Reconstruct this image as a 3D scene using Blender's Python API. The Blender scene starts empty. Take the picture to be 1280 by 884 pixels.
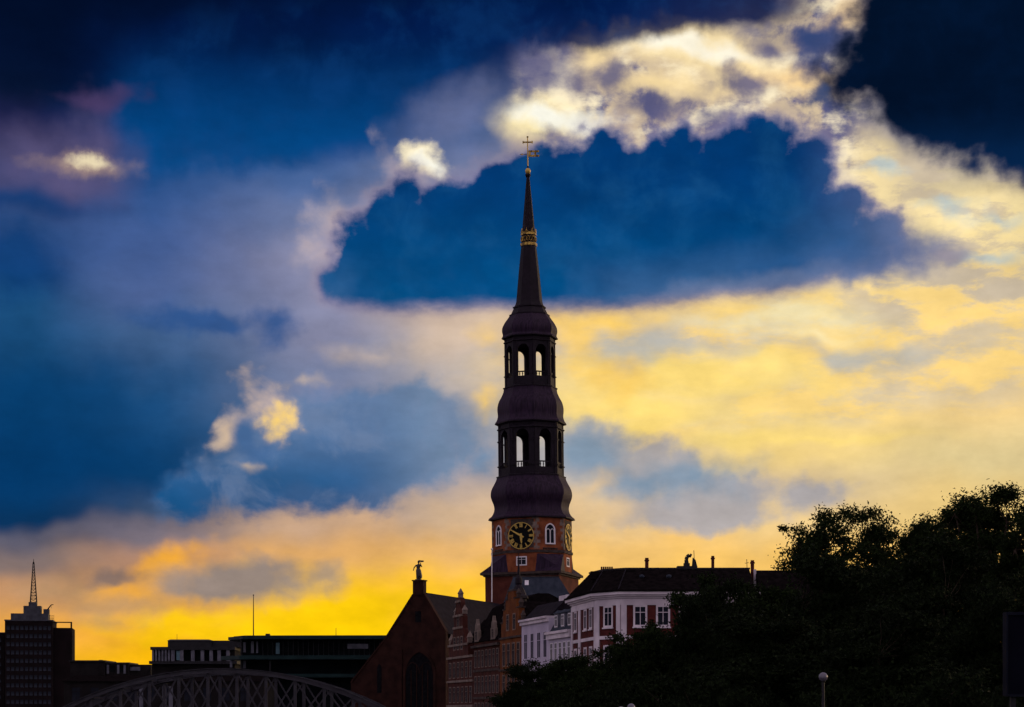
import bpy, bmesh, math, random
from mathutils import Vector, Matrix
R = math.radians
scene = bpy.context.scene
COL = scene.collection

# ------------------------------------------------------------------ camera
F = 2489.0            # focal length in photo pixels (70 mm on 36 mm)
HORIZON = 895.0       # photo row of the horizon
CAMZ = 3.0
cam_d = bpy.data.cameras.new('camera')
cam_d.lens = 70.0
cam_d.sensor_width = 36.0
cam_d.shift_y = (HORIZON - 442.0) / 1280.0
cam_d.clip_start = 0.5
cam_d.clip_end = 20000
cam = bpy.data.objects.new('camera', cam_d)
COL.objects.link(cam)
cam.location = (0, 0, CAMZ)
cam.rotation_euler = (R(90), 0, 0)
scene.camera = cam

# ------------------------------------------------------------------ exposure
scene.view_settings.view_transform = 'Standard'
scene.view_settings.look = 'None'
scene.view_settings.exposure = 0.0
scene.view_settings.gamma = 1.0
scene.view_settings.use_curve_mapping = False
scene.cycles.use_denoising = True
scene.cycles.use_adaptive_sampling = True
scene.cycles.adaptive_threshold = 0.02
scene.cycles.adaptive_min_samples = 8
scene.cycles.max_bounces = 5
scene.cycles.diffuse_bounces = 2
scene.cycles.glossy_bounces = 2
scene.cycles.transparent_max_bounces = 4
scene.cycles.caustics_reflective = False
scene.cycles.caustics_refractive = False

def lin(c, a=1.0):
    def f(v):
        v = v / 255.0
        return v / 12.92 if v <= 0.04045 else ((v + 0.055) / 1.055) ** 2.4
    return (f(c[0]), f(c[1]), f(c[2]), a)

# ------------------------------------------------------------------ sun
SUN_AZ, SUN_EL = R(62), R(8)     # low, ahead and to the right, behind the cloud bank
sun_d = bpy.data.lights.new('sun', 'SUN')
sun_d.energy = 1.0
sun_d.angle = R(12)
sun_d.color = (1.0, 0.72, 0.38)
sun = bpy.data.objects.new('sun', sun_d)
COL.objects.link(sun)
sd = Vector((math.sin(SUN_AZ) * math.cos(SUN_EL), math.cos(SUN_AZ) * math.cos(SUN_EL), math.sin(SUN_EL)))
sun.rotation_euler = sd.to_track_quat('Z', 'Y').to_euler()
sun.location = (300, 100, 200)

# ------------------------------------------------------------------ sky
world = bpy.data.worlds.new('World')
scene.world = world
world.use_nodes = True
world.cycles.sampling_method = 'MANUAL'
world.cycles.sample_map_resolution = 256
WT = world.node_tree
WT.nodes.clear()
WN, WL = WT.nodes, WT.links

def put(sock, v):
    if v is None:
        return
    if isinstance(v, bpy.types.NodeSocket):
        WL.new(v, sock)
    else:
        sock.default_value = v

def M(op, a, b=None, c=None, clamp=False):
    n = WN.new('ShaderNodeMath'); n.operation = op; n.use_clamp = clamp
    put(n.inputs[0], a); put(n.inputs[1], b); put(n.inputs[2], c)
    return n.outputs[0]

def VM(op, a, b=None, out=0):
    n = WN.new('ShaderNodeVectorMath'); n.operation = op
    put(n.inputs[0], a); put(n.inputs[1], b)
    return n.outputs[out]

def SM(v, lo, hi, a=0.0, b=1.0):
    n = WN.new('ShaderNodeMapRange'); n.interpolation_type = 'SMOOTHSTEP'
    put(n.inputs[0], v); put(n.inputs[1], lo); put(n.inputs[2], hi); put(n.inputs[3], a); put(n.inputs[4], b)
    return n.outputs[0]

def MIXC(f, a, b):
    n = WN.new('ShaderNodeMix'); n.data_type = 'RGBA'
    put(n.inputs[0], f); put(n.inputs[6], a); put(n.inputs[7], b)
    return n.outputs[2]

def NOISE(vec, scale, detail=5.0, rough=0.55, color=False, dist=0.0):
    n = WN.new('ShaderNodeTexNoise'); n.noise_dimensions = '2D'
    put(n.inputs['Vector'], vec); put(n.inputs['Scale'], scale); put(n.inputs['Detail'], detail)
    put(n.inputs['Roughness'], rough); put(n.inputs['Distortion'], dist)
    return n.outputs[1] if color else n.outputs[0]

def MAPV(vec, loc=(0, 0, 0), rot=0.0, scale=(1, 1, 1), kind='POINT'):
    n = WN.new('ShaderNodeMapping'); n.vector_type = kind
    put(n.inputs[0], vec)
    n.inputs[1].default_value = loc; n.inputs[2].default_value = (0, 0, rot); n.inputs[3].default_value = scale
    return n.outputs[0]

def sky_pt(px, py):
    """direction seen at a photo pixel -> (azimuth, elevation) in units of 100 photo pixels at the focal length"""
    az = math.atan((px - 640.0) / F)
    el = math.atan((HORIZON - py) / F * math.cos(az))
    return az * F / 100.0, el * F / 100.0

tc = WN.new('ShaderNodeTexCoord')
sep = WN.new('ShaderNodeSeparateXYZ')
WL.new(tc.outputs['Generated'], sep.inputs[0])
AZ = M('ARCTAN2', sep.outputs[0], sep.outputs[1])
EL = M('ARCSINE', sep.outputs[2])
comb = WN.new('ShaderNodeCombineXYZ')
put(comb.inputs[0], M('MULTIPLY', AZ, F / 100.0))
put(comb.inputs[1], M('MULTIPLY', EL, F / 100.0))
P = comb.outputs[0]

def warp(vec, scale, amp, detail, rough=0.55):
    c = NOISE(vec, scale, detail, rough, color=True)
    c = VM('SUBTRACT', c, (0.5, 0.5, 0.5))
    c = VM('MULTIPLY', c, (amp, amp, 0.0))
    return VM('ADD', vec, c)

PWv = warp(P, 0.55, 0.9, 3.0)                       # slow drift, for soft things
PCv = warp(warp(P, 0.9, 0.34, 3.0), 2.3, 0.22, 5.0, 0.52)     # billowed, for cumulus edges
NF = NOISE(MAPV(P, scale=(0.8, 1.5, 1)), 1.3, 8.0, 0.58)    # cloud texture, flattened
NS = NOISE(MAPV(warp(P, 1.6, 0.16, 4.0), rot=R(4), scale=(0.5, 1.5, 1), loc=(3, 7, 0)), 1.9, 7.0, 0.6)   # streaks
NC = NOISE(MAPV(P, loc=(11, 4, 0)), 1.5, 7.0, 0.56, dist=0.25)
NB = NOISE(MAPV(P, loc=(31, 14, 0)), 0.5, 4.0, 0.5)         # broad
# every coordinate below waits for all the noises, so the compiler walks the clouds one after another
def lobes(vec, scale):
    n = WN.new('ShaderNodeTexVoronoi'); n.voronoi_dimensions = '2D'; n.feature = 'SMOOTH_F1'
    put(n.inputs['Vector'], vec); put(n.inputs['Scale'], scale); put(n.inputs['Detail'], 2.0)
    put(n.inputs['Roughness'], 0.45); put(n.inputs['Smoothness'], 0.35)
    return n.outputs['Distance']
NV = M('SUBTRACT', lobes(MAPV(warp(P, 2.5, 0.12, 3.0), loc=(2.3, 5.1, 0)), 2.1), 0.42)   # cauliflower lobes
ND = M('SUBTRACT', NOISE(MAPV(P, loc=(7, 1, 0), scale=(0.75, 1.25, 1)), 4.5, 6.0, 0.6), 0.5)   # fine torn grain
NVD = M('ADD', M('MULTIPLY_ADD', ND, 0.30, M('MULTIPLY', NV, 0.42)), M('MULTIPLY', M('SUBTRACT', NC, 0.5), 0.75))
GATE = M('MULTIPLY', M('ADD', M('ADD', NF, NVD), M('ADD', M('ADD', NS, NC), NB)), 1e-6)
def floats(vec):
    s = WN.new('ShaderNodeSeparateXYZ'); put(s.inputs[0], vec)
    return M('ADD', s.outputs[0], GATE), M('ADD', s.outputs[1], GATE)
WX, WY = floats(PWv)
PX, PY = floats(P)
ANGLES = (0, -40, -25, -8, 8, 25)

def turned(xy):
    out = {}
    for a in ANGLES:
        r = R(-a)
        c = WN.new('ShaderNodeCombineXYZ')
        if a == 0:
            put(c.inputs[0], xy[0]); put(c.inputs[1], xy[1])
        else:
            put(c.inputs[0], M('MULTIPLY_ADD', xy[0], math.cos(r), M('MULTIPLY', xy[1], math.sin(r))))
            put(c.inputs[1], M('MULTIPLY_ADD', xy[0], -math.sin(r), M('MULTIPLY', xy[1], math.cos(r))))
        out[a] = c.outputs[0]
    return out
PW = turned((WX, WY))
PC = turned(floats(PCv))
PM = turned(floats(warp(P, 3.0, 0.20, 5.0, 0.6)))      # small tears only

def ramp_y(px, stops):
    """sky colour up one azimuth: photo rows (top first) -> colour"""
    n = WN.new('ShaderNodeValToRGB')
    cr = n.color_ramp
    cr.interpolation = 'EASE'
    top = sky_pt(px, 0)[1] * 1.3
    st = sorted((min(1.0, max(0.0, sky_pt(px, y)[1] / top)), lin(c)) for y, c in stops)
    while len(cr.elements) < len(st):
        cr.elements.new(0.5)
    for e, (p, c) in zip(cr.elements, st):
        e.position = p; e.color = c
    put(n.inputs[0], M('DIVIDE', WY, top))
    return n.outputs[0]

columns = [
    (40, [(-150, (2, 8, 22)), (0, (2, 13, 32)), (90, (6, 20, 48)), (170, (30, 34, 74)), (225, (58, 66, 110)), (300, (45, 76, 128)), (400, (26, 76, 122)), (500, (12, 62, 106)), (590, (4, 46, 88)),
          (645, (14, 50, 88)), (668, (92, 90, 106)), (700, (130, 112, 108)), (735, (196, 146, 104)), (790, (238, 168, 70)), (840, (250, 180, 40)), (895, (240, 170, 50))]),
    (200, [(-150, (1, 6, 20)), (0, (2, 14, 40)), (70, (3, 28, 76)), (150, (4, 50, 110)), (225, (40, 80, 138)), (300, (66, 92, 146)), (360, (76, 98, 148)), (430, (62, 94, 138)), (500, (34, 80, 126)), (590, (16, 62, 106)),
           (640, (60, 80, 110)), (670, (120, 110, 120)), (700, (190, 142, 110)), (745, (226, 166, 80)), (790, (248, 182, 34)), (840, (255, 190, 10)), (895, (245, 175, 30))]),
    (400, [(-150, (1, 10, 30)), (0, (2, 18, 56)), (90, (3, 40, 96)), (160, (10, 62, 124)), (215, (70, 98, 148)), (280, (108, 122, 162)), (340, (134, 136, 166)), (410, (132, 134, 162)), (470, (118, 128, 160)), (540, (76, 108, 150)), (595, (48, 94, 142)),
           (630, (150, 136, 138)), (665, (198, 162, 132)), (705, (224, 170, 104)), (750, (252, 196, 30)), (800, (255, 206, 4)), (895, (250, 185, 20))]),
    (580, [(-150, (2, 14, 40)), (0, (2, 26, 70)), (90, (6, 50, 108)), (150, (40, 82, 136)), (220, (110, 122, 158)), (300, (140, 142, 168)), (395, (206, 182, 162)), (450, (186, 174, 168)), (520, (138, 148, 168)), (590, (158, 152, 160)),
           (640, (208, 176, 142)), (690, (234, 182, 110)), (735, (252, 194, 50)), (790, (255, 205, 20)), (895, (250, 190, 30))]),
    (760, [(-150, (2, 16, 44)), (0, (4, 32, 78)), (50, (60, 80, 126)), (90, (190, 174, 152)), (160, (196, 176, 154)), (300, (200, 180, 160)), (390, (246, 208, 124)), (440, (226, 196, 142)), (500, (248, 210, 118)), (545, (226, 202, 152)), (590, (196, 186, 170)),
           (640, (226, 194, 146)), (690, (246, 196, 112)), (740, (250, 198, 90)), (895, (250, 190, 60))]),
    (980, [(-150, (6, 24, 54)), (0, (120, 112, 120)), (60, (190, 172, 144)), (140, (200, 182, 156)), (240, (226, 204, 160)), (330, (236, 208, 156)), (390, (252, 220, 140)), (450, (242, 210, 142)), (510, (248, 216, 134)), (565, (240, 208, 132)), (610, (214, 190, 152)),
           (660, (236, 202, 140)), (720, (246, 196, 104)), (895, (250, 190, 70))]),
    (1240, [(-150, (4, 20, 48)), (0, (60, 70, 100)), (140, (150, 146, 150)), (220, (208, 192, 158)), (290, (242, 220, 160)), (360, (238, 212, 152)), (430, (252, 216, 136)), (500, (242, 208, 140)), (570, (224, 202, 146)), (640, (234, 200, 126)), (720, (244, 194, 100)), (895, (250, 190, 70))]),
]
col = ramp_y(*columns[0])
for (xa, _), (xb, st) in zip(columns, columns[1:]):
    col = MIXC(SM(WX, sky_pt(xa, 500)[0], sky_pt(xb, 500)[0]), col, ramp_y(xb, st))

def blob_d(blobs, vec, k=0.35):
    """signed distance (in 100 px) to a union of ellipses: x, y, half width, half height, tilt (clockwise on the photo)"""
    d = None
    for b in blobs:
        x, y, rx, ry = b[:4]
        tilt = min(ANGLES, key=lambda a: abs(a - b[4])) if len(b) > 4 else 0
        rot = R(-tilt)
        cx, cy = sky_pt(x, y)
        ca, sa = math.cos(rot), math.sin(rot)
        ax, ay = rx / 100.0, ry / 100.0
        n = WN.new('ShaderNodeVectorMath'); n.operation = 'MULTIPLY_ADD'
        put(n.inputs[0], vec[tilt])
        n.inputs[1].default_value = (1 / ax, 1 / ay, 0)
        n.inputs[2].default_value = (-(cx * ca + cy * sa) / ax, (cx * sa - cy * ca) / ay, 0)
        g = math.sqrt(ax * ay)
        e = M('MULTIPLY_ADD', VM('LENGTH', n.outputs[0], out=1), g, -g)
        if d is None:
            d = e
        else:
            n = WN.new('ShaderNodeMath'); n.operation = 'SMOOTH_MIN'
            put(n.inputs[0], d); put(n.inputs[1], e); n.inputs[2].default_value = k
            d = n.outputs[0]
    return d

def base_line(x0, y0, x1, y1, drift=0.25):
    """height below a cloud's level base, in 100 px (positive under the line)"""
    (ax, ay), (bx, by) = sky_pt(x0, y0), sky_pt(x1, y1)
    m = (by - ay) / (bx - ax)
    h = M('MULTIPLY_ADD', PX, m, ay - m * ax)
    return M('MULTIPLY_ADD', M('SUBTRACT', NF, 0.5), drift, M('SUBTRACT', h, PY))

def cloud(col, c1, blobs, soft, vec=None, rough=0.0, noise=None, op=1.0, k=0.35, base=None):
    """lay one cloud (a union of ellipses with broken edges) over the sky"""
    d = blob_d(blobs, PC if vec is None else vec, k)
    if base is not None:
        d = M('MAXIMUM', d, base)
    if rough:
        d = M('MULTIPLY_ADD', NVD if noise is None else M('SUBTRACT', noise, 0.5), rough, d)
    m = SM(d, soft / 100.0, -soft / 100.0, 0.0, op)
    c = c1 if isinstance(c1, bpy.types.NodeSocket) else lin(c1)
    return MIXC(m, col, c), d
# -- right: bright yellow veil with streaks
streak = MIXC(SM(NS, 0.36, 0.64), lin((206, 192, 170)), lin((253, 214, 128)))
veil = blob_d([(1000, 445, 330, 62), (820, 495, 140, 50), (1220, 405, 140, 72)], PW, 0.4)
col = MIXC(M('MULTIPLY', SM(veil, 0.6, -0.5), 0.75), col, streak)
col, _ = cloud(col, (255, 222, 124), [(760, 480, 60, 26), (800, 510, 130, 22, 4), (880, 470, 150, 24, -4), (940, 540, 60, 8, -4), (1010, 545, 90, 7, -4)], 34, PW, 0.5, noise=NS, op=0.85)
col, _ = cloud(col, (255, 240, 190), [(980, 402, 90, 14, -4), (1010, 425, 50, 8)], 30, PW, 0.5, noise=NS, op=0.8)
col, _ = cloud(col, (180, 182, 180), [(790, 435, 70, 18, 4), (1050, 440, 80, 10), (760, 460, 40, 14)], 26, PW, 0.6, noise=NS, op=0.75)
col, _ = cloud(col, (255, 208, 100), [(725, 425, 24, 34), (740, 400, 60, 10), (765, 470, 40, 20)], 26, PC, 0.5, op=0.75)
# cream shreds upper right, with pale blue between
col, _ = cloud(col, (255, 230, 170), [(1090, 235, 60, 26, 25), (1150, 270, 90, 16, 6), (1080, 190, 40, 24, 20), (1230, 300, 60, 18, 14), (1240, 250, 60, 18, 12), (1120, 330, 60, 14)], 26, PC, 0.5, op=0.75)
grey = M('MULTIPLY', SM(NS, 0.56, 0.40), SM(blob_d([(1190, 290, 160, 110), (1090, 210, 60, 50)], PW, 0.3), 0.4, -0.3, 0.0, 0.75))
col = MIXC(grey, col, lin((198, 182, 160)))
col, _ = cloud(col, (182, 200, 204), [(1100, 212, 30, 7), (1185, 253, 30, 10), (1255, 270, 30, 8), (1230, 320, 50, 10, 4)], 14, PC, 0.35, op=0.75)
# -- grey cloud right of the tower
col, _ = cloud(col, (170, 166, 170), [(735, 560, 58, 40), (800, 590, 86, 38), (900, 612, 90, 24), (1000, 615, 70, 15), (860, 640, 110, 22)], 18, PC, 0.5, op=0.92)
col, _ = cloud(col, (122, 148, 172), [(735, 565, 50, 32, 20), (800, 605, 66, 18), (860, 598, 60, 16, -8), (910, 592, 22, 14)], 30, PC, 0.35, op=0.85)
col, _ = cloud(col, (236, 198, 140), [(735, 608, 34, 14, -30), (760, 640, 40, 14)], 22, PC, 0.4, op=0.7)
# -- sunlit cloud deck, upper middle: cream and white with grey-violet shadows
deck = MIXC(SM(M('MULTIPLY_ADD', ND, 0.25, NC), 0.40, 0.58), lin((96, 96, 136)), lin((214, 192, 160)))
deck = MIXC(SM(NF, 0.46, 0.66), deck, lin((248, 232, 196)))
col, _ = cloud(col, deck, [(700, 150, 75, 80), (790, 120, 120, 75, -8), (900, 110, 130, 60, -10), (1010, 110, 90, 80), (1040, 20, 70, 40, -20), (980, 200, 90, 90)], 30, PC, 0.5)
# white-hot gaps
for c, bl, s in [((255, 236, 180), [(680, 150, 60, 26, 8), (620, 205, 1, 1)], 26), ((255, 252, 236), [(692, 144, 52, 13, 8), (735, 155, 20, 16)], 16),
                 ((252, 226, 170), [(870, 62, 90, 26, 12), (930, 92, 60, 18, 14)], 24), ((255, 246, 222), [(850, 58, 52, 12, 12), (905, 72, 38, 11, 14)], 16),
                 ((250, 222, 166), [(820, 105, 70, 12, 5), (890, 112, 20, 12), (745, 70, 26, 30, -30)], 20),
                 ((250, 214, 154), [(1010, 105, 90, 14, 8), (1050, 30, 55, 16, -25)], 20)]:
    col, _ = cloud(col, c, bl, s, PC, 0.35)
# violet shadow puffs inside the deck
col, _ = cloud(col, (92, 92, 130), [(678, 82, 52, 34), (762, 94, 26, 22), (815, 138, 56, 20, 8), (700, 168, 30, 10), (880, 140, 60, 10, 8), (935, 104, 46, 15, 8), (1020, 48, 48, 24, 8), (965, 62, 50, 18, 25)], 20, PC, 0.55, op=0.9)
col, _ = cloud(col, (40, 66, 118), [(1022, 46, 36, 16, 8), (1000, 70, 16, 8)], 18, PC, 0.4, op=0.9)

# -- dark navy mass across the top and centre left
topc = MIXC(SM(PY, sky_pt(400, 210)[1], sky_pt(400, 20)[1]), lin((3, 70, 130)), lin((2, 26, 74)))
topc = MIXC(SM(NC, 0.42, 0.72, 0.0, 0.35), topc, lin((16, 64, 122)))
col, _ = cloud(col, topc, [(190, 150, 56, 70), (300, 110, 150, 95), (450, 90, 150, 90), (560, 60, 90, 70), (690, 12, 220, 40), (860, 8, 150, 30), (610, 110, 30, 40)], 22, PC, 0.3, op=0.93)
col, _ = cloud(col, (2, 14, 44), [(60, 10, 170, 70), (270, 15, 110, 36), (240, -40, 500, 40)], 60, PW, 0.3, op=0.62)
# -- blue-lilac haze and pale edges left of the centre cloud
col, _ = cloud(col, (206, 186, 184), [(425, 285, 28, 30, -40), (455, 265, 40, 12, -40), (520, 215, 40, 20, 25), (400, 320, 24, 20)], 34, PC, 0.8, op=0.72)
col, _ = cloud(col, (116, 122, 158), [(560, 150, 70, 36, -20), (600, 190, 60, 24)], 40, PC, 0.4, op=0.6)
col, _ = cloud(col, (255, 240, 200), [(536, 204, 32, 15, 25), (552, 224, 11, 18), (516, 190, 14, 8, 25), (563, 204, 10, 8)], 15, PM, 0.6)
col, _ = cloud(col, (255, 254, 240), [(543, 206, 24, 8, 25), (551, 220, 6, 10)], 12, PM, 0.4)
col, _ = cloud(col, (250, 214, 160), [(428, 322, 10, 8)], 9, PC, 0.2)

# -- big blue cloud in the middle: heaped top, level base
big = [(446, 362, 44, 30), (460, 315, 24, 30), (495, 290, 50, 54), (510, 248, 32, 30), (560, 268, 50, 46), (610, 290, 110, 76), (625, 238, 54, 40), (590, 355, 160, 50), (690, 250, 80, 66), (718, 212, 40, 38), (757, 200, 34, 44), (800, 250, 90, 70), (845, 180, 24, 28), (868, 186, 24, 22),
       (920, 205, 46, 48), (960, 195, 46, 50), (1000, 208, 34, 38), (910, 270, 130, 80), (840, 320, 220, 90), (1000, 280, 90, 56, 8), (1070, 296, 60, 34, 8), (700, 350, 220, 60), (670, 305, 160, 80), (985, 245, 56, 66), (470, 335, 60, 50), (500, 350, 80, 40), (455, 300, 26, 40), (1010, 225, 34, 50), (940, 215, 60, 56)]
dbig = M('MULTIPLY_ADD', NVD, 0.46, blob_d(big, PC, 0.1))
b1 = base_line(420, 385, 790, 384)
b2 = base_line(790, 384, 1150, 338)
dbot = M('MAXIMUM', b1, b2)
deep = M('SUBTRACT', 0.0, dbig)
col = MIXC(M('MULTIPLY', SM(dbig, 0.30, 0.05, 0.0, 0.4), SM(dbot, 0.2, -0.10)), col, lin((150, 136, 156)))
col = MIXC(M('MULTIPLY', SM(dbig, 0.15, 0.0, 0.0, 0.85), SM(dbot, 0.12, -0.10)), col, lin((112, 112, 148)))
bigc = MIXC(SM(PY, sky_pt(640, 395)[1], sky_pt(640, 200)[1]), lin((3, 78, 132)), lin((2, 56, 112)))
bigc = MIXC(SM(NC, 0.40, 0.78, 0.0, 0.45), bigc, lin((28, 88, 140)))
bigc = MIXC(SM(NV, 0.05, 0.4, 0.0, 0.14), bigc, lin((4, 48, 100)))
bigc = MIXC(M('MULTIPLY', SM(dbot, -0.75, -0.05), SM(NB, 0.4, 0.62, 0.0, 0.5)), bigc, lin((74, 108, 152)))
bigc = MIXC(SM(PX, sky_pt(980, 300)[0], sky_pt(1150, 300)[0], 0.0, 0.6), bigc, lin((96, 108, 146)))
col = MIXC(M('MULTIPLY', SM(dbig, 0.06, -0.09), SM(dbot, 0.05, -0.16)), col, bigc)
# tail running out to the right
col, _ = cloud(col, (104, 114, 150), [(1130, 304, 74, 26, 8), (1090, 322, 80, 26)], 26, PC, 0.45, op=0.9)
col, _ = cloud(col, (44, 88, 140), [(1050, 304, 70, 30, 8), (1000, 325, 90, 26)], 34, PC, 0.3, op=0.8)
col, _ = cloud(col, (150, 140, 152), [(1190, 320, 30, 12)], 16, PC, 0.35, op=0.8)
col, _ = cloud(col, (120, 130, 160), [(930, 352, 100, 10, -8), (1010, 345, 70, 12)], 26, PC, 0.3, op=0.5)

# -- near-black cloud, upper right
ur = [(1180, 60, 135, 90), (1082, 98, 66, 44), (1240, 140, 110, 66, 14), (1160, 130, 60, 46, 20), (1300, 60, 140, 160), (1110, 20, 40, 50)]
rim, _ = cloud(col, (66, 74, 110), ur, 22, PC, 0.4, k=0.2, op=0.85)
d = M('ADD', M('MULTIPLY_ADD', NVD, 0.4, blob_d(ur, PC, 0.2)), 0.09)
urc = MIXC(SM(PY, sky_pt(1200, 230)[1], sky_pt(1200, 130)[1]), lin((6, 38, 78)), lin((2, 17, 40)))
urc = MIXC(SM(NC, 0.4, 0.8, 0.0, 0.3), urc, lin((4, 28, 62)))
col = MIXC(SM(d, 0.14, -0.14), rim, urc)
col, _ = cloud(col, (60, 76, 116), [(1022, 126, 16, 12)], 10, PC, 0.3, op=0.9)

# -- left: lilac patch with its bright slit, dark bands
col, _ = cloud(col, (92, 84, 122), [(80, 205, 80, 40), (120, 175, 24, 40)], 40, PW, 0.35, op=0.75)
col, _ = cloud(col, (78, 62, 104), [(125, 110, 44, 13)], 18, PW, 0.3, op=0.8)
col, _ = cloud(col, (236, 196, 150), [(98, 204, 30, 7), (118, 211, 20, 5)], 26, PM, 0.3, op=0.5)
col, _ = cloud(col, (255, 240, 196), [(102, 202, 17, 4), (120, 206, 12, 3)], 12, PM, 0.3, op=0.75)
col, _ = cloud(col, (4, 56, 112), [(30, 258, 80, 15), (10, 340, 70, 40)], 28, PW, 0.3, op=0.75)
# -- left lower blue mass
col, _ = cloud(col, (4, 60, 110), [(90, 540, 150, 90), (40, 600, 180, 46)], 60, PW, 0.5, op=0.6)
col, _ = cloud(col, (44, 82, 138), [(260, 398, 84, 15, 0), (345, 407, 38, 20)], 20, PC, 0.4, op=0.9)
bank = [(440, 560, 160, 72), (330, 600, 90, 54), (470, 600, 140, 60, -3), (525, 545, 84, 66), (250, 620, 60, 40)]
lb = M('MAXIMUM', base_line(250, 648, 470, 642, 0.4), base_line(470, 642, 610, 585, 0.4))
ll = MIXC(SM(PY, sky_pt(400, 640)[1], sky_pt(400, 500)[1]), lin((18, 82, 134)), lin((92, 120, 160)))
ll = MIXC(SM(PX, sky_pt(430, 0)[0], sky_pt(600, 0)[0]), ll, lin((112, 138, 168)))
ll = MIXC(SM(NC, 0.42, 0.7, 0.0, 0.5), ll, lin((118, 136, 168)))
col, _ = cloud(col, ll, bank, 16, PC, 0.5, op=0.9, base=lb)
# torn opening
col, _ = cloud(col, (206, 182, 168), [(300, 525, 26, 12, -45), (275, 545, 12, 24, 25), (320, 500, 24, 20), (345, 520, 40, 24), (325, 492, 16, 10)], 24, PC, 0.8, op=0.85)
col, _ = cloud(col, (255, 214, 122), [(346, 527, 30, 15), (358, 519, 16, 13)], 15, PC, 0.65)
col, _ = cloud(col, (236, 204, 160), [(272, 550, 9, 18, 25), (384, 481, 15, 4), (308, 585, 12, 3)], 22, PC, 0.45, op=0.6)
col, _ = cloud(col, (70, 104, 150), [(308, 542, 20, 20), (325, 562, 24, 14)], 11, PC, 0.25)
# -- warm gaps beside the tower
col, _ = cloud(col, (255, 208, 96), [(612, 412, 20, 9), (604, 505, 10, 18)], 18, PC, 0.4, op=0.85)
col, _ = cloud(col, (214, 190, 168), [(560, 420, 70, 18, -8), (470, 440, 40, 10)], 30, PC, 0.4, op=0.6)

# -- lower left: glowing band with grey clouds in it
col, _ = cloud(col, (255, 178, 40), [(200, 712, 60, 20, -28), (170, 740, 40, 12)], 22, PC, 0.4, op=0.85)
col, _ = cloud(col, (255, 206, 8), [(420, 770, 120, 22, -14), (330, 790, 160, 14), (250, 775, 90, 10)], 26, PC, 0.3, op=0.8)
col, _ = cloud(col, (148, 134, 128), [(290, 725, 90, 22), (250, 738, 60, 12), (330, 712, 50, 14), (350, 742, 40, 10), (300, 735, 90, 20), (360, 728, 40, 14)], 24, PC, 0.3, op=0.95)
col, _ = cloud(col, (166, 144, 122), [(410, 719, 24, 16)], 13, PC, 0.2, op=0.85)
col, _ = cloud(col, (130, 112, 108), [(138, 724, 32, 11)], 12, PC, 0.2, op=0.85)
col, _ = cloud(col, (176, 142, 106), [(150, 760, 70, 12), (60, 740, 50, 16), (140, 778, 30, 7)], 20, PC, 0.4, op=0.6)

# fine grain of the clouds everywhere
grain = M('ADD', M('MULTIPLY_ADD', M('SUBTRACT', NF, 0.5), 0.5, 1.0), M('MULTIPLY', ND, 0.12))
col = VM('MULTIPLY', col, VM('ADD', (0.0, 0.0, 0.0), grain))

# -- the rest of the sky, outside this stretch: clear dusk sky (Nishita) between broken clouds
nis = WN.new('ShaderNodeTexSky')
nis.sky_type = 'NISHITA'
nis.sun_disc = False
nis.sun_elevation = SUN_EL
nis.sun_rotation = SUN_AZ
nis.air_density = 1.0
nis.dust_density = 1.5
nis.ozone_density = 3.0
SKY_STRENGTH = 0.15
clear = VM('MULTIPLY', nis.outputs[0], (SKY_STRENGTH,) * 3)
behind = SM(M('ABSOLUTE', AZ), R(20), R(75))
up = SM(EL, R(24), R(50))
away = M('MAXIMUM', behind, up)
cover = M('MULTIPLY', SM(NOISE(MAPV(P, loc=(5, 3, 0)), 0.12, 5.0, 0.55), 0.26, 0.52), 0.9)
rear = MIXC(cover, clear, lin((222, 200, 216)))
col = MIXC(away, col, rear)
bg = WN.new('ShaderNodeBackground')
bg.inputs[1].default_value = 1.0
WL.new(col, bg.inputs[0])
wo = WN.new('ShaderNodeOutputWorld')
WL.new(bg.outputs[0], wo.inputs[0])

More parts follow.
